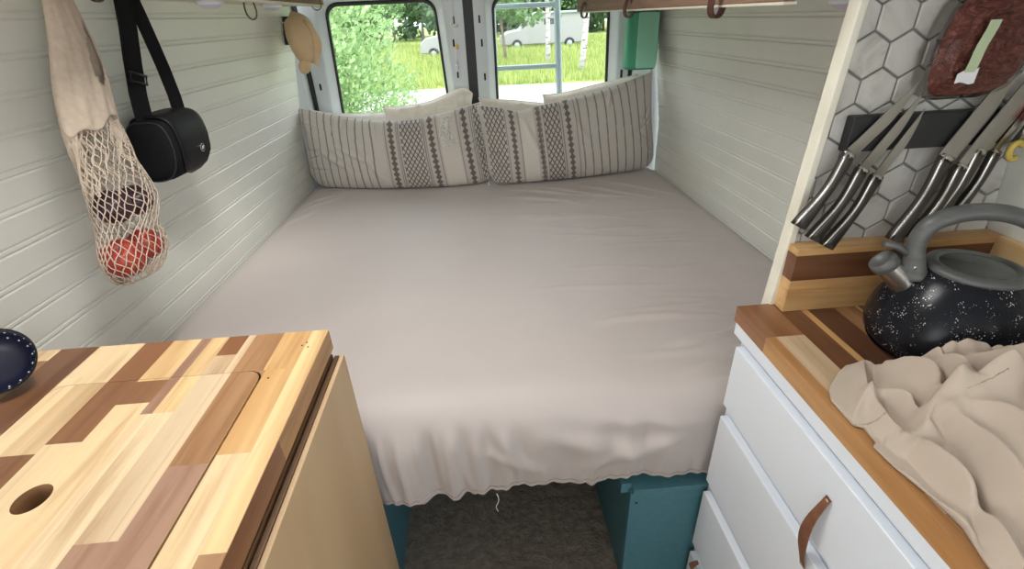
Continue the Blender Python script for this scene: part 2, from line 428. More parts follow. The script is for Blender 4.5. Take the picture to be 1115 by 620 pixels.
# body pillars between walls and doors
for nm, sg in (('trim_2', -1), ('trim_3', 1)):
    mb = MB()
    e = .835 if sg < 0 else .812
    poly = [(sg*e, 2.66), (sg*(e+.012), 2.645), (sg*(e+.05), 2.60), (sg*(e+.055), 2.565), (sg*.96, 2.565), (sg*.96, 2.8), (sg*e, 2.8)]
    if sg > 0: poly = poly[::-1]
    mb.prism(poly, .05, 1.88, 'z'); p = struct(obj(nm, mb, M['metal_paint'], weld='force', bevel=.004))
    # dark gap between pillar and door
    struct(obj(nm+'_seal', MB().box(min(sg*e, sg*(e-.018)), max(sg*e, sg*(e-.018)), 2.69, 2.76, .05, 1.86), M['black']))
# round hole and small screw in left pillar
hx = -.872
def disc(c, r, nrm, depth=.002, n=16):
    nrm = Vector(nrm).normalized(); q = nrm.to_track_quat('Z', 'Y').to_matrix().to_4x4()
    mb = MB(); mb.lathe([(0.00001, depth), (r, depth), (r, 0), (0.00001, 0)], *c, n=n, M4=q); return mb
o = obj('pillar_hole', disc((-.893, 2.57, 1.105), .016, (.85, -.5, 0), .004), M['hole'], bpy.data.objects['trim_2'])
o = obj('screw_head', disc((-.884, 2.60, 1.19), .004, (.85, -.5, 0), .004), M['hole'], bpy.data.objects['trim_2'])
# body above the doors
struct(obj('wall_rear', MB().box(-.95, .99, 2.66, 2.80, 1.60, 1.9), M['metal_paint'], bevel=.004))
st = obj('door_sticker', MB().add([(.792, 2.698, 1.22), (.772, 2.698, 1.22), (.776, 2.698, 1.33), (.790, 2.698, 1.34)], [(0, 1, 2, 3)]), M['sticker_b'], bpy.data.objects['door_2'])
st = obj('door_sticker', MB().add([(.790, 2.6975, 1.265), (.776, 2.6975, 1.26), (.776, 2.6975, 1.295), (.788, 2.6975, 1.31)], [(0, 1, 2, 3)]), M['sticker_a'], bpy.data.objects['door_2'])

# -------- tiled partition behind the knives
def clip_poly(poly, clip):
    out = poly
    n = len(clip)
    for i in range(n):
        a, b = clip[i], clip[(i+1) % n]; inp = out; out = []
        ins = lambda p: (b[0]-a[0])*(p[1]-a[1])-(b[1]-a[1])*(p[0]-a[0]) >= -1e-9
        for j in range(len(inp)):
            p, q = inp[j], inp[(j+1) % len(inp)]
            if ins(p): out.append(p)
            if ins(p) != ins(q):
                d1 = (b[0]-a[0])*(p[1]-a[1])-(b[1]-a[1])*(p[0]-a[0]); d2_ = (b[0]-a[0])*(q[1]-a[1])-(b[1]-a[1])*(q[0]-a[0]); t = d1/(d1-d2_)
                out.append((p[0]+t*(q[0]-p[0]), p[1]+t*(q[1]-p[1])))
        if not out: return []
    return out
PYF = .803
ex = lambda z: .560+(z-.9)*.043      # leaning free edge of the partition
wr = lambda z: CX+Wd(z, .8)
part = struct(obj('wall_partition', MB().prism([(ex(0), 0), (wr(0)+.02, 0), (wr(.9)+.02, .9), (wr(1.9)+.02, 1.9), (ex(1.9), 1.9)], PYF+.003, PYF+.018, 'y'), M['grout']))
obj('edge_trim', MB().prism([(ex(0)-.002, 0), (ex(0)+.012, 0), (ex(1.9)+.012, 1.9), (ex(1.9)-.002, 1.9)], PYF-.006, PYF+.022, 'y'), M['trim'], part, bevel=.002)
R_ = .0355; wx = R_*math.sqrt(3); tb = MB()
area = [(ex(.9)+.013, .9), (wr(.9)-.001, .9), (wr(1.9)-.001, 1.9), (ex(1.9)+.013, 1.9)]
for i in range(-3, 14):
    for j in range(-12, 16):
        cxx = .682+i*wx+(wx/2 if j % 2 else 0); cz = 1.341+j*1.5*R_
        hx_ = [(cxx+(R_-.0021)*math.sin(PI/3*k), cz+(R_-.0021)*math.cos(PI/3*k)) for k in range(6)][::-1]
        pg = clip_poly(hx_, area)
        if len(pg) < 3: continue
        mx = sum(p[0] for p in pg)/len(pg); mz = sum(p[1] for p in pg)/len(pg)
        n = len(pg); inn = [(mx+(p[0]-mx)*.955, mz+(p[1]-mz)*.955) for p in pg]
        vs_ = [(p[0], PYF+.004, p[1]) for p in pg]+[(p[0], PYF, p[1]) for p in pg]+[(p[0], PYF-.0012, p[1]) for p in inn]
        col = (random.uniform(0, 9), random.uniform(0, 9), random.uniform(0, 9), 0)
        tb.add(vs_, [tuple(range(2*n, 3*n))]+[(k, (k+1) % n, n+(k+1) % n, n+k) for k in range(n)]+[(n+k, n+(k+1) % n, 2*n+(k+1) % n, 2*n+k) for k in range(n)], col)
obj('hexagon_tiles', tb, M['tile'], part, weld='force')

# ================================================================== BED
bed = thing('bed', 'wide mattress under a beige fitted sheet, filling the rear of the van', 'bed', (.02, 1.6, .4))
obj('platform', MB().box(-.86, .90, .84, 2.56, .385, .415), M['teal'], bed)
def sheet_mesh():
    nx, ny = 300, 330
    xs = np.linspace(-.945, .985, nx)
    # path along v : rear edge on top -> front edge -> drop -> hem tucked under
    path = [(2.56, .68), (.80, .68)]
    S = []; V = np.linspace(0, 1, ny)
    top_len = 2.56-.80; arc = .085; 
    front = []
    # control points of the front profile
    prof = np.array([(.98, .682), (.89, .676), (.838, .660), (.806, .632), (.790, .592), (.784, .540), (.787, .474), (.796, .405)])
    nf = 110
    fr = interp(prof, np.linspace(0, 1, nf))
    tp = np.column_stack([np.linspace(2.56, .98, ny-nf, endpoint=False), np.full(ny-nf, .682)])
    PR = np.vstack([tp, fr])
    Y = np.tile(PR[:, 0][:, None], (1, nx)); Z = np.tile(PR[:, 1][:, None], (1, nx)); X = np.tile(xs[None, :], (ny, 1))
    k = np.arange(ny)[:, None]/(ny-1.); fk = np.clip((np.arange(ny)-(ny-nf))/(nf-1.), 0, 1)[:, None]
    # clamp x inside the walls
    wl = np.vectorize(lambda y: Wd(.7, y))(Y)
    u = (X+.945)/1.93
    X = CX+(u*2-1)*(wl-.004)
    # mattress: sinks a little towards its edges, gentle swell
    e = np.minimum(u, 1-u)*1.93
    Z -= (.018*np.exp(-(e/.03)**2)+.006*np.exp(-(e/.12)**2))*(fk < .01)
    nz = np.array([[mnoise.noise(Vector((x*2.2, y*2.2, 3.1))) for x in np.linspace(-1, 1, 40)] for y in np.linspace(.6, 2.6, 40)])
    ix = np.clip((X+1)/2*39, 0, 38.99); iy = np.clip((Y-.6)/2*39, 0, 38.99)
    def samp(A):
        x0 = ix.astype(int); y0 = iy.astype(int); fx = ix-x0; fy = iy-y0
        return (A[y0, x0]*(1-fx)+A[y0, x0+1]*fx)*(1-fy)+(A[y0+1, x0]*(1-fx)+A[y0+1, x0+1]*fx)*fy
    Z += samp(nz)*.006*(1-fk)
    # tension wrinkles: (x0,y0,x1,y1,width,height)
    W = []
    rng = np.random.default_rng(3)
    for _ in range(22):   # across the right half, nearly along x, sagging towards the right
        x0 = rng.uniform(-.05, .55); L = rng.uniform(.2, .55); y0 = rng.uniform(1.15, 2.15); W.append((x0, y0, x0+L, y0-rng.uniform(.0, .10)+.02, rng.uniform(.006, .014), rng.uniform(.0016, .0040)))
    for _ in range(12):
        x0 = rng.uniform(.25, .55); L = rng.uniform(.25, .5); y0 = rng.uniform(.78, 1.15); W.append((x0, y0, x0+L, y0+rng.uniform(-.02, .06), rng.uniform(.008, .018), rng.uniform(.003, .007)))
    for x0, y0, x1, y1 in ((-.88, 2.12, -.62, 2.36), (-.86, 2.22, -.68, 2.38), (-.90, 1.98, -.70, 2.18), (.25, 2.30, .62, 2.05), (.45, 2.30, .80, 2.0), (.6, 2.33, .9, 2.05), (.05, 2.20, .5, 1.98), (.1, 2.28, .55, 2.1)):
        W.append((x0, y0, x1, y1, .012, .0042))
    for x0, y0, x1, y1, w, h in W:
        dx, dy = x1-x0, y1-y0; L = math.hypot(dx, dy); dx /= L; dy /= L
        a = (X-x0)*dx+(Y-y0)*dy; b = -(X-x0)*dy+(Y-y0)*dx + .012*np.sin(a*11+x0*40)
        Z += 2.1*h*np.exp(-(b/w)**2)*sstep(a, 0, L*.35)*(1-sstep(a, L*.6, L))*(1-fk)
    # vertical folds on the drop, gathered towards the elastic hem
    fx = X*1.0
    ph = 62*fx+3*np.sin(7*fx)+1.5*np.sin(17*fx+1)
    amp = (.0026+.0075*np.exp(-((fx+.20)/.14)**2)+.002*np.exp(-((fx-.40)/.12)**2))*sstep(fk, .38, .72)
    Y += -amp*np.sin(ph)*1.4 - .0015*np.sin(190*fx+2*np.sin(23*fx))*sstep(fk, .8, .93)*1.6
    # a few diagonal pulls at the right end of the drop
    for x0, f0, x1, f1, w, h in ((.08, .62, .42, .84, .022, .012), (.16, .88, .45, .66, .016, .011), (.2, .50, .5, .60, .02, .007), (-.06, .66, .12, .92, .014, .008), (-.275, .5, -.265, .99, .007, .010), (-.235, .5, -.225, .99, .006, .010), (-.19, .52, -.18, .98, .007, .010), (-.15, .5, -.14, .98, .006, .009), (-.11, .52, -.08, .98, .009, .009), (0.0, .55, .05, .95, .013, .010)):
        L = math.hypot(x1-x0, (f1-f0)*.3); dx, dy = (x1-x0)/L, (f1-f0)*.3/L
        a = (X-x0)*dx+(fk-f0)*.3*dy; b = -(X-x0)*dy+(fk-f0)*.3*dx
        Y -= h*np.exp(-(b/w)**2)*sstep(a, -.02, L*.3)*(1-sstep(a, L*.7, L+.02))
    # hem line: hangs lower on the left
    hem = .020*np.sin(5*fx+1.0)+.010*np.sin(23*fx)+.004*np.sin(71*fx)
    Z += (hem*.5 + .003*sstep(fx, .15, .35) - .010*sstep(-fx, .05, .25))*sstep(fk, .35, 1)
    mb = MB(); mb.grid(np.stack([X, Y, Z], -1))
    return mb, X[-1], Y[-1], Z[-1]
mb, hxs, hys, hzs = sheet_mesh()
sheet = obj('fitted_sheet', mb, M['sheet'], bed, smooth=True)
# elastic hem: a ruffled second strip folded in under the edge
rows = []
for r in range(9):
    t = r/8.
    rows.append([(x, y+.003+.012*t+.003*math.sin(140*x+6*math.sin(9*x))*t, z-(.013+.009*math.sin(17*x+4)+.004*math.sin(61*x))*t) for x, y, z in zip(hxs, hys, hzs)])
obj('gathered_hem', MB().grid(np.array([[(a, b, c) for a, b, c in zip(hxs, hys, hzs)]]+rows)), M['sheet'], sheet, smooth=True)
# stitches
ks = [k for k in range(5, 295)]
obj('stitching', MB().tube([(hxs[k], hys[k]-.0035-.001*(k % 2), hzs[k]+.014+.003*(k % 2)) for k in ks], .0010, 4), M['towel'], sheet)
# mattress core under the sheet
obj('mattress', MB().prism([(.84, .416), (.815, .47), (.815, .57), (.89, .645), (.98, .664), (2.54, .664), (2.54, .416)], -.85, .89, 'x'), M['sheet'], bed)
th = [(-.020+.004*math.sin(k*.9), .783+.002*math.cos(k), .412-.0092*k) for k in range(8)]
obj('loose_thread', MB().tube(th, .0011, 5), M['ropewhite'], bed, smooth=True)
# teal bases under the platform
def bench(nm, x0, x1, label):
    t = thing(nm, label, 'storage box', ((x0+x1)/2, .782, 0))
    obj('carcass', MB().box(x0, x1, .782, 2.55, 0.0, .368), M['teal'], t, bevel=.002)
    lid = MB().box(x0+(0.006 if x0 > 0 else 0), x1, .779, 2.55, .369, .384)
    obj('lid', lid, M['teal'], t, bevel=.002)
    if x0 > 0:
        obj('notch_block', MB().box(x0-.02, x0+.012, .80, .84, .352, .384), M['teal'], t, bevel=.002)
        obj('screw', disc((x0+.016, .781, .335), .003, (0, -1, 0), .001), M['hole'], t)
    return t
bench('storage_box', .311, .90, 'teal painted bench box under the right side of the mattress')
bench('storage_box', -.86, -.316, 'teal painted bench box under the left side of the mattress, beside the wooden cabinet')

# ================================================================== PILLOWS
INK = np.array((.13, .105, .095)); CLOTH = np.array((.54, .50, .455)); BAND = np.array((.50, .45, .40)); STR = np.array((.25, .225, .21))
def lattice(u, v, n=1):
    """u,v in cm: interlaced diamond trellis"""
    a = np.abs(((u+v*.62)/2.3) % 1-.5); b = np.abs(((u-v*.62)/2.3) % 1-.5)
    return ((a > .37) | (b > .37))
def diamonds(u, v, w=1.5, h=3.4):
    vv = np.abs((v/h) % 1-.5)*2
    return np.abs(u) < w*(.25+.75*(1-vv))
def pat_left(s, v, W):
    U = s*W*100; Vc = v*38.
    c = np.tile(CLOTH, s.shape+(1,))
    def put(mask, col): c[mask] = col
    for k, x in enumerate(np.arange(3.5, 41, 3.9)):
        put(np.abs(U-x-.25*np.sin(Vc*.2+k)) < (.42 if k % 2 else .3), STR)
    put((s > .468) & (s < 1.0), CLOTH*.92)
    for x in (.478, .538, .548, .680, .690, .752, .862, .935, .945): put(np.abs(s-x) < .0024, STR)
    put((s > .48) & (s < .54) & diamonds((s-.508)*W*100, Vc, 1.7, 2.9), INK*1.2)
    put((s > .558) & (s < .672) & lattice(U, Vc), INK)
    put((s > .69) & (s < .75) & diamonds((s-.720)*W*100, Vc, 1.7, 2.9), INK*1.2)
    put((s > .762) & (s < .855), np.array((.60, .545, .48)))
    put((s > .87) & (s < .935) & diamonds((s-.900)*W*100, Vc, 1.7, 2.9), INK*1.2)
    put((s > .952) & lattice(U, Vc), INK)
    return c
def pat_right(s, v, W):
    U = s*W*100; Vc = v*38.
    c = np.tile(CLOTH, s.shape+(1,))
    def put(mask, col): c[mask] = col
    put(s < .54, CLOTH*.93)
    put((s > .02) & (s < .135) & lattice(U, Vc), INK)
    for x in (.142, .215, .335, .352, .44, .452, .53): put(np.abs(s-x) < .0022, STR)
    put((s > .15) & (s < .21) & diamonds((s-.178)*W*100, Vc, 1.5, 2.8), INK*1.3)
    put((s > .22) & (s < .30), np.array((.63, .58, .52)))
    put((s > .30) & (s < .35) & diamonds((s-.325)*W*100, Vc, 1.4, 2.6), INK*1.6)
    put((s > .355) & (s < .438) & lattice(U, Vc), INK)
    put((s > .455) & (s < .52) & diamonds((s-.487)*W*100, Vc, 1.5, 2.8), INK*1.3)
    for k, x in enumerate(np.arange(.555*W*100, W*100-2, 4.35)):
        put(np.abs(U-x-.2*np.sin(Vc*.15+k)) < .36, STR)
    return c
def pillow(name, base, top, T, mname, label, group=None, pattern=None, nu=120, nv=60, seed=1, wr_=.006, pinch=.5, lines=(), sharp=.5):
    base = np.array(base, float); top = np.array(top, float)
    u = np.linspace(0, 1, nu); v = np.linspace(0, 1, nv)
    def byx(c):
        d = interp(c, np.linspace(0, 1, 400)); o_ = np.argsort(d[:, 0]); d = d[o_]
        x = c[0, 0]+(c[-1, 0]-c[0, 0])*u
        return np.stack([x, np.interp(x, d[:, 0], d[:, 1]), np.interp(x, d[:, 0], d[:, 2])], 1)
    B = byx(base); Tt = byx(top)
    U, V = np.meshgrid(u, v, indexing='ij')
    P = B[:, None, :]*(1-V[..., None])+Tt[:, None, :]*V[..., None]
    a = 2*U-1; b = 2*V-1
    th = T*np.power(np.clip((1-np.abs(a)**3.2)*(1-np.abs(b)**2.4), 0, 1), sharp)
    # edges scooped in, corners kept as little ears
    cz = P[..., 2].mean(); cxm = P[..., 0].mean()
    ext = base[-1, 0]-base[0, 0]
    P[..., 0] -= np.sign(a)*.018*(1-b**2)*np.abs(a)**8*pinch*2
    P[..., 2] -= np.sign(b)*.012*(1-a**8)*np.abs(b)**8*pinch
    lowc = np.clip((1-b)/2, 0, 1)
    P[..., 2] += .045*np.abs(a)**14*lowc**5; P[..., 0] -= np.sign(a)*.030*np.abs(a)**8*lowc**7
    r = random.Random(seed)
    WR = np.zeros_like(U)
    for _ in range(26):
        if r.random() < .55: x0, y0 = (r.choice((0.02, .98)), r.random()); ang = math.atan2(.5-y0, .5-x0)+r.uniform(-.5, .5)
        else: x0, y0 = r.random(), r.choice((.03, .97)); ang = (PI/2 if y0 < .5 else -PI/2)+r.uniform(-.6, .6)
        L = r.uniform(.12, .4); w = r.uniform(.010, .03); h = r.uniform(-1, 1)*wr_*1.7
        ar = ext/.37
        dx, dy = math.cos(ang), math.sin(ang); X = (U-x0)*ar; Y = V-y0
        aa = X*dx+Y*dy; bb = -X*dy+Y*dx
        WR += h*np.exp(-(bb/w)**2)*sstep(aa, -.02, .03)*(1-sstep(aa, L*.4, L))
    for x0, y0, x1, y1, w, h in lines:
        ar = ext/.37; X = (U-x0)*ar; Y = V-y0; dx, dy = (x1-x0)*ar, y1-y0; L = math.hypot(dx, dy); dx /= L; dy /= L
        aa = X*dx+Y*dy; bb = -X*dy+Y*dx+.25*aa*(L-aa)
        WR += h*np.exp(-(bb/w)**2)*sstep(aa, -.02, L*.3)*(1-sstep(aa, L*.6, L))
    big = np.array([[mnoise.noise(Vector((x*ext*7, y*2.6, seed*3.3))) for y in v] for x in u])
    edge = np.clip(th/T*1.6, 0, 1)
    front = P.copy(); front[..., 1] -= th+(WR+big*.010)*edge
    back = P.copy(); back[..., 1] += th*.9
    mb = MB(); mb.grid(front, flip=False); mb.grid(back, flip=True)
    cols = None
    if pattern is not None:
        W = ext; c = pattern(U, V, W); cc = np.concatenate([c.reshape(-1, 3)]*2); cols = np.concatenate([cc, np.ones((len(cc), 1))], 1)
    else: cols = np.ones((2*nu*nv, 4))
    loc = tuple(P[nu//2, 0]); loc = (loc[0], loc[1], .68)
    t = thing(name, label, 'pillow', loc, group)
    obj('pillow_cover', mb, M[mname], t, smooth=True, vcol=cols)
    edgep = [tuple(p) for p in np.concatenate([P[:, -1][::3], P[-1, ::-4], P[::-3, 0], P[0, ::4]])]
    obj('piped_seam', MB().tube(edgep, .0026, 6, closed=True), M['white_pillow'] if mname != 'fleece' else M['fleece'], t, smooth=True)
    return t
pL = pillow('lumbar_pillow', [(-.892, 2.52, .685), (-.66, 2.45, .682), (-.42, 2.405, .682), (-.18, 2.385, .682), (.065, 2.395, .685)],
       [(-.884, 2.56, 1.070), (-.80, 2.545, 1.058), (-.55, 2.50, 1.014), (-.33, 2.475, 1.003), (-.14, 2.465, 1.035), (.015, 2.455, 1.062)],
       .075, 'patterned', 'long cushion at the left wall, striped left half, lattice and diamond bands at right', 'patterned lumbar cushions', pat_left, 470, 170, 3, .007,
       lines=[(.10, .55, .30, .30, .035, .012), (.14, .62, .33, .22, .03, -.008), (.2, .62, .42, .42, .03, .009), (.445, .03, .48, .97, .035, -.012), (.30, .9, .46, .1, .03, .006)])
pR = pillow('lumbar_pillow', [(.020, 2.345, .685), (.30, 2.375, .682), (.52, 2.40, .682), (.74, 2.44, .684), (.918, 2.475, .69)],
       [(.0, 2.42, 1.056), (.10, 2.42, 1.045), (.19, 2.42, 1.025), (.28, 2.43, 1.040), (.42, 2.45, 1.060), (.60, 2.475, 1.092), (.855, 2.50, 1.155)],
       .075, 'patterned', 'long cushion at the right wall, lattice and diamond bands at left, striped right half', 'patterned lumbar cushions', pat_right, 470, 170, 8, .007,
       lines=[(.24, .95, .34, .35, .03, .012), (.33, .9, .36, .05, .03, -.010), (.50, .95, .60, .45, .03, .008), (.05, .05, .02, .9, .03, .006)])
# frayed tassel strip on the left cushion
tz = MB(); rr = random.Random(4)
for k in range(46):
    z0 = rr.uniform(.90, 1.02); x0 = -.155+rr.uniform(-.03, .02)+(1.0-z0)*.1; y0 = 2.375+(z0-.93)*.28
    pts = [(x0, y0, z0)]
    dx, dz = rr.uniform(-.022, .030), rr.uniform(-.05, .005)
    for s in (1, 2, 3): pts.append((x0+dx*s/3+rr.uniform(-.004, .004), y0-.004*s+rr.uniform(-.003, .003), z0+dz*s/3))
    tz.tube(pts, .0022, 5)
obj('frayed_tassels', tz, M['white_pillow'], pL, smooth=True)
tz = MB()
for k in range(40):
    z0 = .70+.35*k/40; x0 = .035-.03*(z0-.7)/.35; y0 = 2.31+(z0-.7)*.25
    tz.tube([(x0, y0, z0), (x0-rr.uniform(.003, .012), y0-.004, z0+rr.uniform(-.008, .008))], .0016, 4)
obj('frayed_edge', tz, M['white_pillow'], pR, smooth=True)
pillow('fleece_pillow', [(-.475, 2.57, .80), (-.25, 2.56, .80), (-.02, 2.555, .80)], [(-.470, 2.60, 1.045), (-.25, 2.60, 1.062), (-.075, 2.60, 1.118), (-.02, 2.60, 1.085)],
       .060, 'fleece', 'cream fleece pillow tilted up behind the left cushion, below the left rear window', None, None, 70, 40, 11, .006, sharp=.36)
pillow('fleece_pillow', [(.02, 2.60, .75), (.18, 2.60, .75), (.36, 2.60, .75)], [(.01, 2.62, 1.062), (.16, 2.62, 1.048), (.36, 2.62, 1.02)],
       .045, 'fleece', 'cream fleece pillow behind the meeting ends of the two long cushions', None, None, 60, 36, 12, .006, sharp=.36)
pillow('fleece_pillow', [(.33, 2.56, .75), (.58, 2.56, .75), (.82, 2.575, .75)], [(.335, 2.60, 1.062), (.46, 2.60, 1.075), (.62, 2.60, 1.105), (.815, 2.61, 1.135)],
       .055, 'fleece', 'cream fleece pillow behind the right cushion, below the right rear window', None, None, 70, 40, 13, .007, sharp=.36)
pillow('white_pillow', [(-.80, 2.625, .75), (-.62, 2.61, .75), (-.44, 2.61, .75)], [(-.80, 2.65, 1.03), (-.62, 2.64, 1.02), (-.42, 2.64, 1.02)],
       .045, 'white_pillow', 'white cotton pillow whose top edge shows behind the left striped cushion', None, None, 60, 36, 14, .005)

# ================================================================== BUTCHER BLOCK WORKTOPS
T_ = {'a': (.47, .25, .10), 'p': (.78, .58, .34), 'pp': (.82, .65, .42), 'y': (.76, .53, .27), 'o': (.66, .41, .18), 'b': (.27, .125, .058), 'd': (.185, .085, .042), 'm': (.42, .235, .115), 'g': (.64, .48, .31), 'v': (.36, .21, .14), 'k': (.135, .062, .035)}
def tone(t, rs=random.Random(2)):
    k = rs.uniform(.93, 1.07); c = T_[t]; return (c[0]*k, c[1]*k, c[2]*k, rs.random())
def slab(cells, z0, z1, mb=None):
    mb = mb or MB()
    for x0, x1, y0, y1, t in cells: mb.box(x0, x1, y0, y1, z0, z1, tone(t))
    return mb
def split(x0, x1, y0, y1, segs):
    """segs: [(y_upper, tone)...] from far to near"""
    out = []; y = y1
    for yn, t in segs:
        yn = max(yn, y0)
        if yn < y: out.append((x0, x1, yn, y, t))
        y = min(y, yn)
    return out
CT = .927; Y1 = .768; YN = -.35
LX0, LX1, LY1 = -.709, -.377, .660      # lid opening
cols_L = [(-.332, -.303, [(.341, 'y'), (YN, 'm')]), (-.381, -.332, [(.482, 'o'), (.047, 'p'), (YN, 'b')]), (-.432, -.381, [(.469, 'm'), (.093, 'v'), (YN, 'p')]),
          (-.445, -.432, [(.367, 'g'), (YN, 'v')]), (-.480, -.445, [(.711, 'b'), (.367, 'g'), (.000, 'v'), (YN, 'p')]), (-.511, -.480, [(.575, 'y'), (.186, 'pp'), (YN, 'm')]),
          (-.529, -.511, [(.575, 'v'), (.186, 'pp'), (YN, 'm')]), (-.579, -.529, [(.655, 'y'), (.601, 'b'), (.233, 'p'), (YN, 'o')]), (-.629, -.579, [(.528, 'b'), (.140, 'p'), (YN, 'g')]),
          (-.678, -.629, [(.512, 'p'), (.298, 'b'), (YN, 'p')]), (-.709, -.678, [(.679, 'p'), (.512, 'p'), (.279, 'b'), (YN, 'p')]), (-.735, -.709, [(.558, 'd'), (.186, 'v'), (YN, 'p')]),
          (-.776, -.735, [(.539, 'd'), (.186, 'g'), (YN, 'p')]), (-.825, -.776, [(.735, 'p'), (.484, 'm'), (YN, 'p')]), (-.888, -.825, [(.688, 'y'), (.465, 'g'), (YN, 'b')])]
lc = thing('kitchen_cabinet', 'wooden cabinet with a butcher block top at lower left, plywood side facing the aisle', 'cabinet', (-.62, .2, 0))
wt = []; lid = []
for x0, x1, sg in cols_L:
    x1_ = x1
    for c in split(x0, x1, YN, Y1, sg):
        a, b, y0, y1, t = c
        if x0 >= LX0-.002 and x0 < LX1-.006:     # over the opening
            if a >= LX0-.001 and b <= LX1+.001 or x0 == -.410-.055 or True:
                bx = min(b, LX1)
                if y1 > LY1: wt.append((a, b, max(y0, LY1), y1, t))
                if y0 < LY1: lid.append((a, bx-.0, y0, min(y1, LY1), t)) if bx > a else None
                if b > LX1 and y0 < LY1: wt.append((LX1, b, y0, min(y1, LY1), t))
        else: wt.append((a, b, y0, y1, t))
# stave between lid edge (-.405) and -.357 (left part is cut away by the lid)
wt2 = []
for a, b, y0, y1, t in wt:
    if a < LX1 < b and y0 < LY1:
        if y1 > LY1: wt2.append((a, b, LY1, y1, t)); y1 = LY1
        wt2.append((LX1, b, y0, y1, t)); lid.append((a, LX1, y0, y1, t))
    else: wt2.append((a, b, y0, y1, t))
obj('worktop', slab(wt2, .886, CT), M['wood_y'], lc)
# rounded corner fillets of the opening
for cx_, sx_ in ((LX1, -1), (LX0, 1)):
    r = .024; pts = [(cx_, LY1)]+[(cx_+sx_*(r-r*math.sin(a)), LY1-(r-r*math.cos(a))) for a in np.linspace(0, PI/2, 7)]
    if sx_ > 0: pts = pts[::-1]
    obj('corner_fillet', MB().prism(pts, .886, CT-.0002, 'z', tone('m' if sx_ < 0 else 'p')), M['wood_y'], lc)
# lid: clipped to a rounded rectangle with a finger hole
g = .0028
lidpoly = [(LX1-g, YN), ]
r = .024
lp = [(LX0+g*.4, YN), (LX1-g*1.3, YN)]+[(LX1-g*1.3-r+r*math.cos(a), LY1-g*.3-r+r*math.sin(a)) for a in np.linspace(0, PI/2, 8)]+[(LX0+g*.4+r-r*math.sin(a), LY1-g*.3-r+r*math.cos(a)) for a in np.linspace(0, PI/2, 8)]
hc, hr = (-.5766, .4366), (.020, .0219)
lm = MB(); NH = 32
def hole_split(poly, col):
    """cut the elliptic hole out of a convex polygon by slicing it into thin strips"""
    xs = [p[0] for p in poly]; x0, x1 = min(xs), max(xs)
    if x1 <= hc[0]-hr[0] or x0 >= hc[0]+hr[0]: lm.prism(poly, .903, CT, 'z', col); return
    cuts = sorted({x0, x1, *[c for c in (hc[0]+hr[0]*math.cos(PI*k/NH) for k in range(NH+1)) if x0 < c < x1]})
    for a, b in zip(cuts[:-1], cuts[1:]):
        st_ = clip_poly(poly, [(a, -9), (b, -9), (b, 9), (a, 9)])
        if len(st_) < 3: continue
        if b <= hc[0]-hr[0]+1e-9 or a >= hc[0]+hr[0]-1e-9: lm.prism(st_, .903, CT, 'z', col); continue
        ha = hr[1]*math.sqrt(max(0, 1-((a-hc[0])/hr[0])**2)); hb = hr[1]*math.sqrt(max(0, 1-((b-hc[0])/hr[0])**2))
        up = clip_poly(st_, [(a, hc[1]+ha), (b, hc[1]+hb), (b, 9), (a, 9)])
        lo = clip_poly(st_, [(a, -9), (b, -9), (b, hc[1]-hb), (a, hc[1]-ha)])
        for q in (up, lo):
            if len(q) >= 3: lm.prism(q, .903, CT, 'z', col)
for a, b, y0, y1, t in lid:
    pg = clip_poly([(a, y0), (b, y0), (b, y1), (a, y1)], lp)
    if len(pg) >= 3: hole_split(pg, tone(t))
lidt = obj('lid', lm, M['wood_y'], lc)
obj('finger_hole', MB().lathe([(1, 0), (1, -.026)], hc[0], hc[1], CT-.0005, n=32, M4=Matrix.Diagonal((hr[0], hr[1], 1, 1)), col=tone('m')), M['wood_y'], lidt, smooth=True)
for (x, y) in ((-.331, .731), (-.337, .723), (-.325, .717), (-.365, .638)): obj('nail_hole', MB().lathe([(.00001, .0004), (.0017, .0004), (.0017, 0)], x, y, CT, n=10), M['hole'], lc)
obj('edge_face', MB().box(-.3030, -.3022, .50, .767, .8865, .926, tone('a')).box(-.3030, -.3022, YN, .50, .8865, .926, tone('b')), M['wood_y'], lc)
obj('side_panel', MB().box(-.294, -.2855, YN, .768, .0, .869), M['ply'], lc, bevel=.0015)
obj('panel_edge_strip', MB().box(-.3035, -.2945, YN, .766, .0, .8695), M['walnut_strip'], lc, bevel=.0015)
obj('edge_rail', MB().box(-.318, -.3055, YN, .764, .0, .875), M['walnut_strip'], lc, bevel=.0015)
obj('carcass', MB().box(-.90, -.319, YN, .755, .0, .74), M['walnut_strip'], lc)
obj('apron', MB().box(-.90, -.321, .735, .755, .74, .8855).box(-.90, -.885, YN, .735, .74, .8855).box(-.336, -.321, YN, .735, .74, .8855), M['ply'], lc)

# right worktop and drawer cabinet
rc = thing('drawer_cabinet', 'white drawer cabinet with a butcher block top under the knives and kettle', 'cabinet', (.73, .2, 0))
RX0, RX1, RY1 = .492, .984, .800
cols_R = [(RX0, .510, [(.69, 'b'), (.25, 'a'), (YN, 'b')]), (.510, .563, [(.69, 'b'), (.33, 'g'), (YN, 'm')]), (.563, .605, [(.25, 'd'), (YN, 'o')]), (.605, .618, [(.3, 'o'), (YN, 'y')]),
          (.618, .671, [(.4, 'k'), (YN, 'o')]), (.671, .715, [(.5, 'm'), (YN, 'b')]), (.715, .72, [(.5, 'y'), (YN, 'y')]), (.72, .773, [(.6, 'b'), (YN, 'p')]), (.773, .826, [(.4, 'o'), (YN, 'b')]),
          (.826, .88, [(.5, 'd'), (YN, 'o')]), (.88, .93, [(.3, 'o'), (YN, 'm')]), (.93, .975, [(.5, 'b'), (YN, 'o')])]
cells = []
for x0, x1, sg in cols_R: cells += split(x0, x1, YN, RY1, sg)
obj('worktop', slab(cells, .857, .89), M['wood_y'], rc)
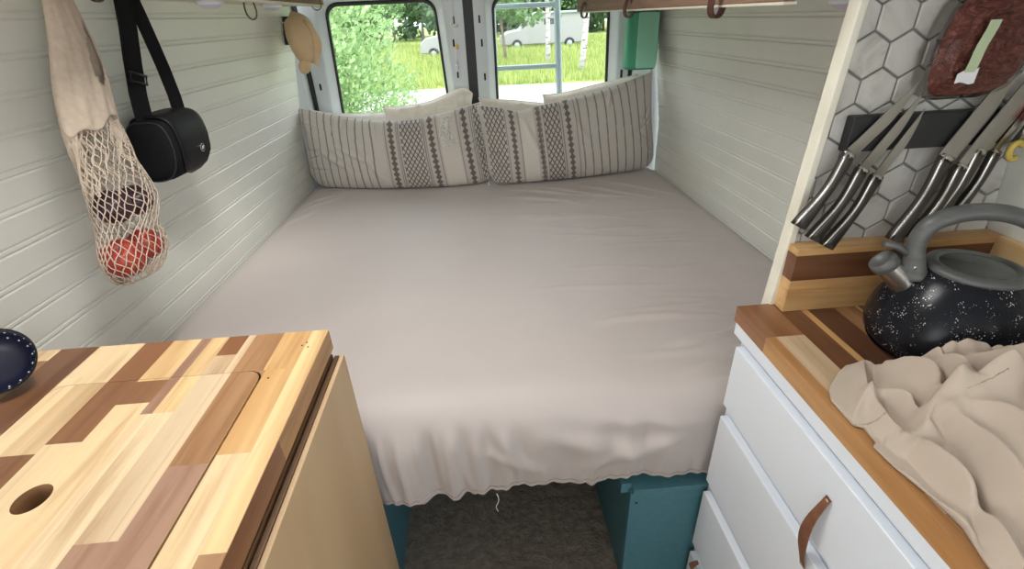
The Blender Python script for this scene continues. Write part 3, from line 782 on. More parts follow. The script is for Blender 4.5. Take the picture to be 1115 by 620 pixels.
# upstands
bs = MB()
def bar(x0, x1, y0, y1, rows, mb):
    for z0, z1, t in rows: mb.box(x0, x1, y0, y1, z0, z1, tone(t))
rowsB = [(.8905, .958, 'o'), (.958, 1.0105, 'd'), (1.0105, 1.024, 'o')]
bar(.567, .976, .768, .8015, rowsB, bs)
obj('rear_upstand', bs, M['wood_x'], rc)
bs = MB(); bar(.948, .978, YN, .7675, [(.8905, .945, 'o'), (.945, .985, 'b'), (.985, 1.024, 'y')], bs)
obj('side_upstand', bs, M['wood_y'], rc)
obj('top_rail', MB().box(.4935, .52, YN, .795, .828, .8565), M['white'], rc, bevel=.0015)
obj('carcass', MB().box(.505, .975, YN, .780, 0, .856), M['white'], rc, bevel=.0015)
def strap_handle(parent, y, z, L=.062):
    # a leather strap looped out from the drawer front
    pts = []
    for k in range(15):
        t = k/14.; pts.append((.4835-.014*math.sin(PI*t)**1.0, y+.003*math.sin(4*t), z-L*t))
    rows = []
    for i, p in enumerate(pts):
        w = .0058+.0052*math.sin(PI*min(1, (i/14.)**1.6*1.25))
        tw = .5*math.sin(PI*i/14.)
        nx, nz = (pts[min(i+1, 14)][2]-pts[max(i-1, 0)][2]), -(pts[min(i+1, 14)][0]-pts[max(i-1, 0)][0])
        rows.append([(p[0], p[1]-w, p[2]), (p[0]-.0022, p[1]-w, p[2]), (p[0]-.0022, p[1]+w, p[2]), (p[0], p[1]+w, p[2])])
    h = obj('leather_handle', MB().grid(rows, wrapv=True), M['leather'], parent, smooth=False, weld='force', bevel=.0008)
    for zz in (z-.005, z-L+.005):
        obj('rivet', MB().ellipsoid((.4805, y, zz), (.0022, .0034, .0034), 12, 8), M['copper'], h, smooth=True)
for i, (z0, z1) in enumerate(((.664, .817), (.423, .630), (.179, .381), (.02, .140))):
    d = obj('drawer', MB().box(.485, .5035, -.02 if i < 9 else 0, .764, z0, z1), M['white'], rc, bevel=.0018)
    if i == 0: strap_handle(d, .447, .768, .165)
    elif i == 3: strap_handle(d, .715, .168, .05)
    else: strap_handle(d, .372, (z0+z1)/2+.045, .090)

ob2 = thing('shade_cabinet', 'unseen white cabinet added high above the left wooden cabinet for shade', 'cabinet', (-.68, -.1, 1.55))  # unseen, added to keep light off the upper left wall
obj('carcass', MB().box(-.85, -.50, YN, .36, 1.54, 1.88), M['white'], ob2, bevel=.002)
obj('door', MB().box(-.499, -.482, YN+.01, .35, 1.545, 1.875), M['white'], ob2, bevel=.002)
ob = thing('shade_cabinet', 'unseen white cabinet added high above the right worktop for shade', 'cabinet', (.78, .2, 1.5))  # unseen, added and sized to shade the tiles
obj('carcass', MB().box(.47, .90, YN, .795, 1.475, 1.88), M['white'], ob, bevel=.002)
for k in range(2): obj('door', MB().box(.452, .469, YN+.01+k*.565, YN+.565+k*.565, 1.48, 1.875), M['white'], ob, bevel=.002)

# ================================================================== SHELVES, LOOPS, LIGHTS
sR = thing('wall_shelf', 'rough brown wooden shelf board high on the right wall over the bed', 'shelf', (.6, 1.6, 1.42))
obj('board', MB().box(.48, .50, .83, 2.50, 1.4215, 1.56), M['shelfwood'], sR, bevel=.002)
obj('shelf_base', MB().box(.501, .86, .83, 2.50, 1.4255, 1.437), M['shelfwood'], sR, bevel=.001)
obj('board_edge', MB().box(.479, .502, .83, 2.502, 1.4165, 1.4212), M['shelfedge'], sR, bevel=.001)
sL = thing('wall_shelf', 'pale wooden shelf high on the left wall over the bed', 'shelf', (-.7, 1.6, 1.49))
obj('board', MB().box(-.65, -.63, .4, 2.48, 1.492, 1.62), M['shelfwood'], sL, bevel=.002)
obj('shelf_base', MB().box(-.83, -.65, .4, 2.48, 1.492, 1.505), M['shelfedge'], sL, bevel=.001)
obj('board_edge', MB().box(-.652, -.628, .4, 2.482, 1.484, 1.4918), M['shelfedge'], sL, bevel=.001)
def leather_loop(x, y, z, h, w, label, m='darkleather', tilt=0.):
    # strap folded into a hanging teardrop loop
    n = 26; rows = []
    for k in range(n+1):
        t = k/n*2*PI
        zz = -h*(1-math.cos(t))/2; sx = w*math.sin(t)*abs(math.sin(t/2))**.8
        rows.append((x+sx-tilt*zz*.3, y+.25*sx, z+zz))
    R = []
    for i, p in enumerate(rows):
        a = Vector(rows[(i-1) % n]); b = Vector(rows[(i+1) % n]); tg = (b-a).normalized(); nn = tg.cross(Vector((0, 1, 0))).normalized()*.0018
        p = Vector(p); wd = Vector((-.002, .0075, 0))
        R.append([tuple(p-wd-nn), tuple(p+wd-nn), tuple(p+wd+nn), tuple(p-wd+nn)])
    o = obj('leather_loop', MB().grid(R[:-1], wrapv=True, wrapu=True), M[m], None, weld='force', bevel=.0006, loc=(x, y, z))
    return tag(o, label, 'hanging loop', 'leather loops under the shelves')
leather_loop(.472, 2.295, 1.455, .058, .016, 'dark leather loop hanging at the window end of the right shelf')
leather_loop(.472, 1.640, 1.455, .055, .017, 'dark leather loop hanging from the right shelf, in front of the green case')
leather_loop(.472, 1.045, 1.455, .055, .017, 'dark leather loop hanging from the right shelf, the one nearest the tiled partition')
leather_loop(-.655, 1.72, 1.515, .075, .018, 'dark leather loop hanging at the top of the left wall, right of the black bag', tilt=.1)
leather_loop(-.622, 2.33, 1.525, .055, .022, 'dark red leather loop hanging from the left shelf, above the tan hat')
leather_loop(-.775, 1.235, 1.535, .055, .018, 'red brown leather loop between the string bag and the black bag', tilt=.1)
def puck(x, y, z, label, r=.035):
    t = thing('puck_light', label, 'light', (x, y, z), 'round puck lights under the shelves')
    obj('light_rim', MB().lathe([(r*.8, 0), (r, 0), (r, -.010), (r*.9, -.013), (r*.85, -.012)], x, y, z, n=28), M['white'], t, smooth=True)
    obj('light_cover', MB().lathe([(r*.87, -.012), (r*.6, -.019), (r*.3, -.022), (.00001, -.023)], x, y, z, n=28), M['lamp'], t, smooth=True)
puck(.70, 1.56, 1.4255, 'white round puck light, switched off, under the right shelf')
puck(.70, .99, 1.4255, 'white round puck light, switched off, under the right shelf next to the tiled partition')
puck(-.72, 2.10, 1.492, 'white round puck light, switched off, under the left shelf above the hat end')
puck(-.72, 1.62, 1.492, 'white round puck light, switched off, under the left shelf above the black bag')

# ================================================================== GREEN CASE, HAT, SUNCATCHER
t = thing('plastic_case', 'mint green plastic case mounted at the rear end of the right wall', 'case', (.79, 2.45, 1.17))
def case_poly():
    return [(.815, 2.54), (.735, 2.50), (.730, 2.47), (.745, 2.425), (.80, 2.40), (.842, 2.42), (.842, 2.54)]
body = MB(); rows = []
def casel(scale_z, ins):
    c = (.79, 2.47); return [(c[0]+(x-c[0])*ins, c[1]+(y-c[1])*ins, scale_z) for x, y in [(.836, 2.535), (.76, 2.535), (.716, 2.51), (.700, 2.475), (.706, 2.445), (.724, 2.425), (.745, 2.415), (.79, 2.413), (.836, 2.413)]]
for z, i in ((1.172, .80), (1.176, .93), (1.186, 1), (1.30, 1), (1.405, 1), (1.412, .93), (1.416, .80)): rows.append(casel(z, i))
body.grid(rows, wrapv=True); body.f.append(tuple(range(9))[::-1]); body.c.append((1, 1, 1, 0)); body.f.append(tuple(6*9+k for k in range(9))); body.c.append((1, 1, 1, 0))
obj('case_shell', body, M['plastic_dgreen'], t, weld='force', bevel=.003)
obj('front_cover', MB().prism(rrect(.742, .835, 1.180, 1.410, .008, 5), 2.404, 2.4125, 'y'), M['plastic_green'], t, weld='force', bevel=.003)
obj('wall_bracket', MB().box(.837, .846, 2.43, 2.51, 1.19, 1.40), M['black'], t, bevel=.002)

t = thing('mounting_plate', 'flat black panel fixed at the rear end of the left wall behind the hat', 'panel', (-.80, 2.47, 1.35))
obj('plate', MB().box(-.826, -.775, 2.455, 2.505, 1.345, 1.455), M['black'], t, bevel=.003)
obj('plate_screw', disc((-.815, 2.4545, 1.44), .003, (0, -1, 0), .001), M['steel'], t)
t = thing('hat', 'tan brimmed cotton hat hanging at the rear end of the left wall', 'hat', (-.72, 2.42, 1.23))
def hatpt(u, v):   # u around, v down
    return None
rows = []
pf = [(0, .008, -.012), (.05, .036, -.006), (.14, .054, 0), (.3, .062, .0), (.5, .062, .0), (.68, .058, .002), (.82, .056, .008), (.92, .040, .004), (1., .012, -.004)]
for tt, w, dxx in pf:
    z = 1.462-.195*tt; cxh = -.745+.034*tt+dxx; row = []
    for k in range(28):
        a = 2*PI*k/28; rr_ = 1+.05*math.sin(3*a+5*tt)
        row.append((cxh+w*rr_*math.cos(a), 2.40+.8*w*math.sin(a)*rr_, z+.012*math.cos(a)))
    rows.append(row)
obj('crown', MB().grid(rows, wrapv=True, flip=True), M['hat'], t, smooth=True, subsurf=1)
rows = []
for k in range(26):   # brim, folded along the right side and round the bottom
    s = k/25.; z = 1.440-.165*s; xin = -.705+.018*math.sin(s*PI)+.006*s; out = .022+.022*math.sin(min(1, s*1.15)*PI)
    yy = 2.36+.01*math.sin(7*s)
    rows.append([(xin, yy+.014, z), (xin+out*.5, yy-.012, z-.004), (xin+out, yy+.008, z-.012-.01*s), (xin+out-.003, yy+.014, z-.012-.01*s), (xin+out*.4, yy+.0, z), (xin, yy+.022, z)])
obj('brim', MB().grid(rows, wrapv=True), M['hat'], t, smooth=True, subsurf=1)
rows = []
obj('brim_tip', MB().ellipsoid((-.738, 2.385, 1.262), (.028, .022, .032), 20, 14, fn=lambda p, a, b: (p.x+.2*p.z, p.y, p.z)), M['hat'], t, smooth=True)
obj('hat_seam', MB().tube([(-.788+.08*s_k, 2.352-.004*math.sin(3*s_k), 1.425+.024*math.sin(s_k*1.6)) for s_k in np.linspace(0, 1, 12)], .0018, 6), M['hat'], t, smooth=True)

t = thing('suncatcher', 'string of beads and a crystal drop hanging between the rear doors', 'ornament', (-.086, 2.69, 1.20))
obj('cord', MB().tube([(-.087, 2.692, 1.52), (-.087, 2.69, 1.24)], .0011, 5), M['ropewhite'], t)
obj('cream_bead', MB().ellipsoid((-.082, 2.688, 1.388), (.020, .007, .0075), 14, 10), M['cream_bead'], t, smooth=True)
obj('amber_bead', MB().ellipsoid((-.080, 2.686, 1.295), (.0095, .008, .015), 14, 10), M['amber'], t, smooth=True)
obj('crystal_drop', MB().lathe([(.00001, .036), (.003, .026), (.010, .004), (.008, -.008), (.00001, -.017)], -.086, 2.684, 1.205, n=7), M['crystal'], t)

# ================================================================== STRING BAG WITH FRUIT
t = thing('string_bag', 'cream string net bag of fruit hanging on the left wall', 'bag', (-.85, 1.2, .90))
zz_ = np.array([.930, .941, .969, .997, 1.029, 1.057, 1.085, 1.122, 1.178, 1.253, 1.318, 1.383])
yl = np.array([1.010, .990, .975, .974, .990, 1.004, 1.009, 1.014, 1.018, 1.032, 1.056, 1.083])
yr = np.array([1.070, 1.13, 1.162, 1.165, 1.156, 1.182, 1.200, 1.195, 1.186, 1.176, 1.179, 1.19])
dp = np.array([.012, .040, .050, .050, .043, .043, .043, .036, .028, .022, .018, .012])
def bagpt(u, z):
    a, b, d = np.interp(z, zz_, yl), np.interp(z, zz_, yr), np.interp(z, zz_, dp)
    c = (a+b)/2; h = (b-a)/2
    x = -.800+d*math.sin(u); y = c+h*math.cos(u)
    return (x+.003*math.sin(5*u+z*40), y+.002*math.sin(7*u+z*60), z)
net = MB(); NS = 26
for s in range(NS):
    for sg in (1, -1):
        u0 = 2*PI*s/NS; pts = []
        K = 38
        for k in range(K+1):
            z = .931+(1.285-.931)*k/K
            pts.append(bagpt(u0+sg*k*.085+.03*math.sin(k*1.7+s), z))
        net.tube(pts, .0013, 4, caps=False)
obj('net', net, M['string'], t, smooth=True)
# denser gathered net (vertical cords) at the middle and left side
net = MB()
for s in range(64):
    u0 = random.choice((random.gauss(PI, .35), random.uniform(0, 2*PI), random.gauss(.75, .5)))
    top_ = 1.29; lo = random.uniform(1.12, 1.22)
    pts = [bagpt(u0+.10*math.sin(k*.8+s), lo+(top_-lo)*k/22) for k in range(23)]
    net.tube(pts, .0017, 4, caps=False)
obj('gathered_cords', net, M['string'], t, smooth=True)
# woven top: a cloth tube that narrows to the hanging point, with the slit between its two handles
def strapmesh(pts, wv, thick, m=None):
    rows = []
    for i, p in enumerate(pts):
        p = Vector(p); a = Vector(pts[max(0, i-1)]); b = Vector(pts[min(len(pts)-1, i+1)]); tg = (b-a).normalized()
        w = Vector(wv[i] if isinstance(wv, list) else wv); nn = tg.cross(w).normalized()*thick
        rows.append([tuple(p-w-nn), tuple(p-w*.5-nn*1.6), tuple(p+w*.5-nn*.6), tuple(p+w-nn), tuple(p+w+nn), tuple(p-w+nn)])
    return MB().grid(rows, wrapv=True)
tz_ = [1.215, 1.25, 1.29, 1.33, 1.37, 1.41, 1.45, 1.49, 1.56]
tl_ = [1.022, 1.028, 1.042, 1.056, 1.076, 1.098, 1.114, 1.128, 1.145]
tr_ = [1.184, 1.182, 1.186, 1.196, 1.203, 1.203, 1.200, 1.195, 1.180]
td_ = [.027, .026, .026, .026, .024, .020, .015, .011, .007]
def toppt(u, z):
    l, r_, dd = np.interp(z, tz_, tl_), np.interp(z, tz_, tr_), np.interp(z, tz_, td_)
    wv = 1+.05*math.sin(9*u+z*30)+.03*math.sin(17*u-z*22)
    return (-.800+dd*math.sin(u)*wv, (l+r_)/2+(r_-l)/2*math.cos(u), z)
NU_, NZ_ = 72, 60; mbt = MB(); P_ = []
for i in range(NZ_):
    t_ = i/(NZ_-1.)
    row = []
    for j in range(NU_):
        u_ = 2*PI*j/NU_; zlo = 1.268+.018*math.cos(u_+.6)+.006*math.sin(6*u_)
        row.append(toppt(u_, zlo+(1.56-zlo)*t_))
    P_.append(row)
for i in range(NZ_):
    for j in range(NU_): mbt.v.append(P_[i][j])
for i in range(NZ_-1):
    for j in range(NU_):
        u_ = 2*PI*(j+.5)/NU_; z_ = P_[i][j][2]
        cu = 1.05-.9*(z_-1.37)/.1*.35
        if abs(z_-1.385) < .062 and abs(u_-cu) < .42*math.sqrt(max(0, 1-((z_-1.385)/.062)**2)): continue
        mbt.f.append((i*NU_+j, i*NU_+(j+1) % NU_, (i+1)*NU_+(j+1) % NU_, (i+1)*NU_+j)); mbt.c.append((1, 1, 1, 0))
wt_ = obj('woven_top', mbt, M['string'], t, smooth=True)
so2 = wt_.modifiers.new('t', 'SOLIDIFY'); so2.thickness = .004; so2.offset = 0
def fruit(name, c, r, m, label, cat, group=None, dimple=True, stem=False):
    def fn(p, th, ph):
        k = 1-(.16*math.exp(-(th/.30)**2)+.10*math.exp(-((PI-th)/.25)**2) if dimple else 0)
        return (p.x, p.y, p.z*k)
    tt = thing(name, label, cat, (c[0], c[1], c[2]-r), group)
    Mx = Matrix.Rotation(.5, 3, 'X') @ Matrix.Rotation(.4, 3, 'Y')
    obj('flesh', MB().ellipsoid(c, (r, r, r*.95), 28, 20, Mx, fn), M[m], tt, smooth=True)
    q = Mx @ Vector((0, 0, r*.80))
    obj('stalk', MB().tube([(c[0]+q.x*.9, c[1]+q.y*.9, c[2]+q.z*.9), (c[0]+q.x*1.22, c[1]+q.y*1.2, c[2]+q.z*1.22)], .0014, 5), M['bark'], tt)
fruit('plum', (-.803, 1.066, 1.092), .037, 'plum', 'dark purple plum in the net bag, upper left of the four fruits', 'fruit', 'fruit in the string bag')
fruit('plum', (-.806, 1.146, 1.080), .035, 'plum', 'dark purple plum in the net bag, nearer the black bag', 'fruit', 'fruit in the string bag')
fruit('apple', (-.803, 1.030, .985), .0435, 'apple', 'red and yellow apple at the bottom of the net bag', 'fruit', 'fruit in the string bag')
fruit('apple', (-.806, 1.116, .982), .037, 'apple', 'smaller red apple in the net bag, right of the large apple', 'fruit', 'fruit in the string bag')

# ================================================================== CAMERA BAG
t = thing('camera_bag', 'small black padded camera bag hanging by its strap on the left wall', 'bag', (-.80, 1.34, 1.09))
BC = Vector((-.800, 1.348, 1.164))
def bsec(y, k, kz=None):
    kz = k if kz is None else kz; P = []
    for j in range(30):
        a = 2*PI*j/30; ca, sa = math.cos(a), math.sin(a)
        x = .052*np.sign(ca)*abs(ca)**.55; z = (.070 if sa > 0 else .080)*np.sign(sa)*abs(sa)**.60
        if sa < 0: x -= .022*abs(sa)*(1 if ca > 0 else .2)
        P.append((BC.x+x*k, BC.y+y, BC.z+z*kz))
    return P
obj('pouch', MB().grid([bsec(y, max(k, .01)) for y, k in ((-.090, 0), (-.0895, .6), (-.088, .86), (-.080, .97), (-.05, 1.02), (0, 1.03), (.05, 1.02), (.078, .96), (.088, .86), (.092, .6), (.093, 0))], wrapv=True, flip=True), M['blackfabric'], t, smooth=True)
obj('zip_piping', MB().tube(bsec(-.0845, .945), .0022, 6, closed=True), M['black'], t, smooth=True)
rows = []
for y, k, drop in ((-.062, 1.035, .05), (-.056, 1.075, .35), (-.035, 1.085, .7), (-.005, 1.09, .95), (.02, 1.09, 1), (.045, 1.09, .92), (.068, 1.08, .6), (.080, 1.05, .15)):
    row = []
    for j in range(24):
        a = math.radians(150-(150+6+50*drop)*j/23.); ca, sa = math.cos(a), math.sin(a)
        x = .052*np.sign(ca)*abs(ca)**.55; z = (.070 if sa > 0 else .080)*np.sign(sa)*abs(sa)**.60
        if sa < 0: x -= .022*abs(sa)
        row.append((BC.x+x*k, BC.y+y, BC.z+z*k))
    rows.append(row)
fl = obj('flap', MB().grid(rows), M['blackgloss'], t, smooth=True)
sol = fl.modifiers.new('s', 'SOLIDIFY'); sol.thickness = .003; sol.offset = 1
bp_ = BC+Vector((.0585, .028, -.020))
lg = obj('round_badge', disc(tuple(bp_), .0105, (1, 0, -.05), .0012, 24), M['logo'], t)
obj('badge_centre', disc(tuple(bp_+Vector((.0004, 0, 0))), .0086, (1, 0, -.05), .0014, 24), M['blackgloss'], lg)
obj('badge_mark', MB().tube([tuple(bp_+Vector((.0022, a_, b_))) for a_, b_ in ((-.005, -.004), (-.002, .005), (.001, -.003), (.005, .004))], .0009, 5), M['logo'], lg)
sa_ = [(-.806, 1.285, 1.225), (-.806, 1.300, 1.29), (-.805, 1.325, 1.36), (-.803, 1.352, 1.43), (-.802, 1.385, 1.53)]
sb_ = [(-.800, 1.432, 1.222), (-.802, 1.440, 1.27), (-.803, 1.436, 1.34), (-.803, 1.425, 1.41), (-.802, 1.412, 1.47), (-.802, 1.398, 1.53)]
obj('shoulder_strap', strapmesh(sa_, (.006, .022, -.004), .0016), M['strap'], t, smooth=False)
obj('shoulder_strap', strapmesh(sb_, (.010, .012, -.003), .0016), M['strap'], t, smooth=False)
obj('strap_buckle', MB().tube([(-.798, 1.280, 1.322), (-.798, 1.335, 1.308), (-.797, 1.342, 1.326), (-.797, 1.288, 1.342)], .0035, 6, closed=True), M['black'], t, smooth=True)
obj('side_tab', MB().box(-.77, -.76, 1.438, 1.450, 1.178, 1.185), M['blackfabric'], t, bevel=.001)

# ================================================================== NAVY BOWL
bc = Vector((-.783, .671, .9725))
t = thing('bowl', 'navy enamel bowl with white dots tipped on the left wooden worktop', 'bowl', (bc.x, bc.y, .927))
q = Vector((.36, -.62, .62)).normalized().to_track_quat('Z', 'Y').to_matrix().to_4x4()
prof = [(r_*.765, z_*.765) for r_, z_ in [(.00001, -.030), (.028, -.030), (.048, -.020), (.062, .0), (.0665, .018), (.068, .020), (.066, .021), (.060, .004), (.046, -.014), (.028, -.024), (.00001, -.024)]]
obj('bowl_body', MB().lathe(prof, *bc, n=48, M4=q), M['navy'], t, smooth=True)
obj('bowl_rim', MB().tube([tuple(bc+(q @ Vector((.0513*math.cos(a), .0513*math.sin(a), .0154)))) for a in np.linspace(0, 2*PI, 49)[:-1]], .0015, 6, closed=True), M['blackgloss'], t, smooth=True)
dts = MB()
for rr_, zr, n in ((.0478, .0073, 22), (.0412, -.0031, 17)):
    for k in range(n):
        a = 2*PI*k/n; p = bc+(q @ Vector((rr_*math.cos(a), rr_*math.sin(a), zr)))
        dts.ellipsoid(p, (.0015, .0015, .0015), 8, 6)
obj('white_dots', dts, M['dot'], t, smooth=True)

# ================================================================== KNIVES
o = obj('magnetic_strip', MB().box(.612, .925, .782, .8015, 1.194, 1.252), M['black'], None, bevel=.002, loc=(0, 0, 0)); tag(o, 'long black magnetic knife strip on the hexagonal tiles', 'knife rack')
# grain plate on the strip (slightly lighter front face)
def knife(butt, bol, tip, bw, hw, label, kind='chef', y=.776):
    hw = hw*1.22
    B, Q, Tp = [Vector((p[0], y, p[1])) for p in (butt, bol, tip)]
    t = thing('kitchen_knife', label, 'knife', tuple(B), 'steel kitchen knives on the magnetic strip')
    ax = (Tp-Q); L = ax.length; ax.normalize(); nr = Vector((-ax.z, 0, ax.x))
    # blade: spine on the left, edge on the right, ground to a thin edge
    rows = []
    for k in range(17):
        s = k/16.; w = bw*(1 if s < .45 else max(.02, 1-((s-.45)/.55)**1.7)) if kind == 'chef' else bw*(max(.03, 1-s**2.2))
        c = Q+ax*(L*s)
        sp = c+nr*(bw*.5) - nr*(bw*.15*s*s); ed = sp-nr*w
        th_ = .0011*(1-.6*s)
        rows.append([tuple(sp+Vector((0, -th_, 0))), tuple((sp*.4+ed*.6)+Vector((0, -th_*.8, 0))), tuple(ed), tuple((sp*.4+ed*.6)+Vector((0, th_*.8, 0))), tuple(sp+Vector((0, th_, 0)))])
    obj('blade', MB().grid(rows, wrapv=True), M['blade'], t)
    hd = (B-Q); HL = hd.length; hd.normalize(); n2 = Vector((-hd.z, 0, hd.x))
    def hbody(inset, dy, sy_, nm, m, par):
        rows = []
        for k in range(15):
            s = k/14.; c = Q+hd*(HL*s)+n2*(.006*math.sin(s*PI*1.25)-.0015)+Vector((0, -.014*s**1.4, 0))
            w = hw*(.80+.16*math.cos(s*2*PI)+.20*s)*inset
            if nm != 'handle': pass
            tt = .0085*(.85+.25*s)*sy_
            row = []
            for j in range(14):
                a = 2*PI*j/14; row.append(tuple(c+n2*(w*np.sign(math.cos(a))*abs(math.cos(a))**.75)+Vector((0, dy+tt*np.sign(math.sin(a))*abs(math.sin(a))**.75, 0))))
            rows.append(row)
        mb = MB().grid(rows, wrapv=True)
        mb.f.append(tuple(range(14))); mb.c.append((1, 1, 1, 0)); mb.f.append(tuple(14*14+j for j in range(14))[::-1]); mb.c.append((1, 1, 1, 0))
        return obj(nm, mb, M[m], par, smooth=True)
    h = hbody(1, 0, 1, 'handle', 'darksteel', t)
    # bright steel spine running down the handle, wrapping the bolster and the butt cap
    pts = []
    for k in range(15):
        s = k/14.; c = Q+hd*(HL*s)+n2*(.006*math.sin(s*PI*1.25)-.0015)+Vector((0, -.014*s**1.4, 0)); w = hw*(.80+.16*math.cos(s*2*PI)+.20*s)
        pts.append(tuple(c+n2*(-w*.80 if False else w*.72)*(-1 if n2.x > 0 else 1)+Vector((0, -.0055, 0))))
    obj('steel_spine', MB().tube(pts, [.0030]*15, 8, flat=.8), M['steel'], h, smooth=True)
    c = Q+hd*.002
    obj('bolster', MB().tube([tuple(c-ax*-.006), tuple(c-ax*.004)], hw*.98, 12, flat=.62, up=tuple(nr)), M['steel'], t, smooth=True)
    return t
knife((.554, 1.071), (.616, 1.192), (.706, 1.301), .022, .0105, 'steel knife at the left end of the magnetic strip, handle crossing the edge trim')
knife((.586, 1.044), (.648, 1.165), (.717, 1.284), .020, .0105, 'steel knife, middle of the left three on the magnetic strip')
knife((.617, 1.027), (.678, 1.150), (.728, 1.258), .018, .0100, 'steel knife, right one of the left three on the magnetic strip')
knife((.743, 1.032), (.793, 1.177), (.865, 1.330), .036, .0115, 'large wide-bladed steel knife, leftmost of the right four on the strip')
knife((.775, 1.033), (.823, 1.161), (.892, 1.320), .022, .0100, 'steel knife just right of the large wide-bladed one', y=.772)
knife((.802, 1.050), (.850, 1.185), (.912, 1.320), .028, .0105, 'steel knife between the wide-bladed group and the red and yellow tool')
knife((.834, 1.060), (.880, 1.180), (.928, 1.300), .020, .0085, 'thin steel knife at the right end of the magnetic strip, beside the yellow ring')
t = thing('kitchen_tool', 'small red and yellow kitchen tool at the right end of the magnetic strip', 'tool', (.93, .765, 1.19))
obj('yellow_ring', MB().tube([(.901+.010*math.cos(a), .764, 1.185+.014*math.sin(a)) for a in np.linspace(.6, 5.4, 14)], .005, 8), M['yellow'], t, smooth=True)
obj('metal_stem', MB().tube([(.903, .766, 1.20), (.908, .768, 1.235)], .003, 8), M['steel'], t, smooth=True)
obj('red_grip', MB().tube([(.904, .767, 1.232), (.914, .768, 1.250), (.920, .77, 1.262)], [.006, .008, .004], 8), M['red'], t, smooth=True)

# ================================================================== PACK ON THE TILES
t = thing('food_pack', 'clear plastic pack of dark red minced meat hung on the tiles above the knives', 'food package', (.77, .79, 1.27))
out = [(.712, 1.282), (.704, 1.300), (.701, 1.345), (.712, 1.400), (.730, 1.425), (.86, 1.440), (.872, 1.425), (.868, 1.36), (.852, 1.305), (.832, 1.283), (.80, 1.277), (.73, 1.276)][::-1]
oc = (.785, 1.352)
def ringp(k, y): return [(oc[0]+(x-oc[0])*k, y, oc[1]+(z-oc[1])*k) for x, z in out]
tray = MB().grid([ringp(1.0, .7995), ringp(1.03, .796), ringp(1.04, .776), ringp(1.0, .771), ringp(.97, .772), ringp(.93, .785)], wrapv=True)
obj('tray_rim', tray, M['film'], t, smooth=True)
mt = []
for i in range(46):
    row = []
    for j in range(40):
        k = i/45.; a = j/40.*len(out); i0 = int(a) % len(out); f = a-int(a)
        p = out[i0]; q_ = out[(i0+1) % len(out)]; x = p[0]*(1-f)+q_[0]*f; z = p[1]*(1-f)+q_[1]*f
        x = oc[0]+(x-oc[0])*k*.965; z = oc[1]+(z-oc[1])*k*.965
        b = .006*mnoise.noise(Vector((x*70, z*150, 2)))+.003*mnoise.noise(Vector((x*160, z*260, 5)))
        row.append((x, .772-.010*(1-k**4)-b, z))
    mt.append(row)
obj('minced_meat', MB().grid(mt, wrapv=True), M['meat'], t, smooth=True)
obj('film_cover', MB().grid([ringp(1.03, .774), ringp(.9, .758), ringp(.6, .7555), ringp(.3, .7545), ringp(.001, .754)], wrapv=True), M['film'], t, smooth=True)
obj('label', MB().grid([[(.741+.013*s+.018*k, .7525-.001*math.sin(9*s), 1.310+.076*s) for k in (0, .5, 1)] for s in np.linspace(0, 1, 8)]), M['label_g'], t, smooth=True)
obj('label_glare', MB().grid([[(.733+.032*k, .7520, 1.300+.014*s*(1+k*.6)+.002*math.sin(6*k)) for k in np.linspace(0, 1, 5)] for s in (0, .5, 1)]), M['glare_w'], t, smooth=True)  # highlight on the pack, modelled as a white strip

# ================================================================== KETTLE
KX, KY, KZ = .765, .628, .8905
t = thing('kettle', 'black speckled whistling kettle with grey arched handle on the right worktop', 'kettle', (KX, KY, .89))
kb = [(.00001, 0), (.096, 0), (.102, .003), (.107, .007), (.1165, .022), (.1195, .036), (.1185, .050), (.1135, .072), (.103, .096), (.090, .118), (.076, .136), (.067, .146), (.064, .148)]
obj('kettle_body', MB().lathe(kb, KX, KY, KZ, n=72), M['kettle'], t, smooth=True)
obj('base_ring', MB().lathe([(.098, -.0002), (.105, .0008), (.1065, .004), (.1095, .007)], KX, KY, KZ, n=72), M['steel'], t, smooth=True)
lid_ = obj('lid', MB().lathe([(.0645, .146), (.0665, .151), (.064, .1555), (.056, .158), (.049, .1575), (.047, .155)], KX, KY, KZ, n=60), M['kettle_grey'], t, smooth=True)
obj('lid_centre', MB().lathe([(.0475, .1555), (.028, .158), (.00001, .159)], KX, KY, KZ, n=48), M['glass_lid'], lid_, smooth=True)
d = Vector((-.94, .34, 0)).normalized()
dz = (d*.74+Vector((0, 0, .67))).normalized()
s0 = Vector((KX, KY, KZ+.118))+d*.090
s1 = s0+dz*.052
qm = dz.to_track_quat('Z', 'Y').to_matrix().to_4x4()
sp = obj('spout', MB().lathe([(.0215, -.020), (.0205, 0), (.0185, .028), (.018, .040)], *s0, n=32, M4=qm), M['steel'], t, smooth=True)
obj('whistle_cap', MB().lathe([(.0175, .036), (.0205, .038), (.0215, .046), (.0205, .054), (.016, .056), (.013, .051), (.00001, .050)], *s0, n=32, M4=qm), M['kettle_grey'], sp, smooth=True)
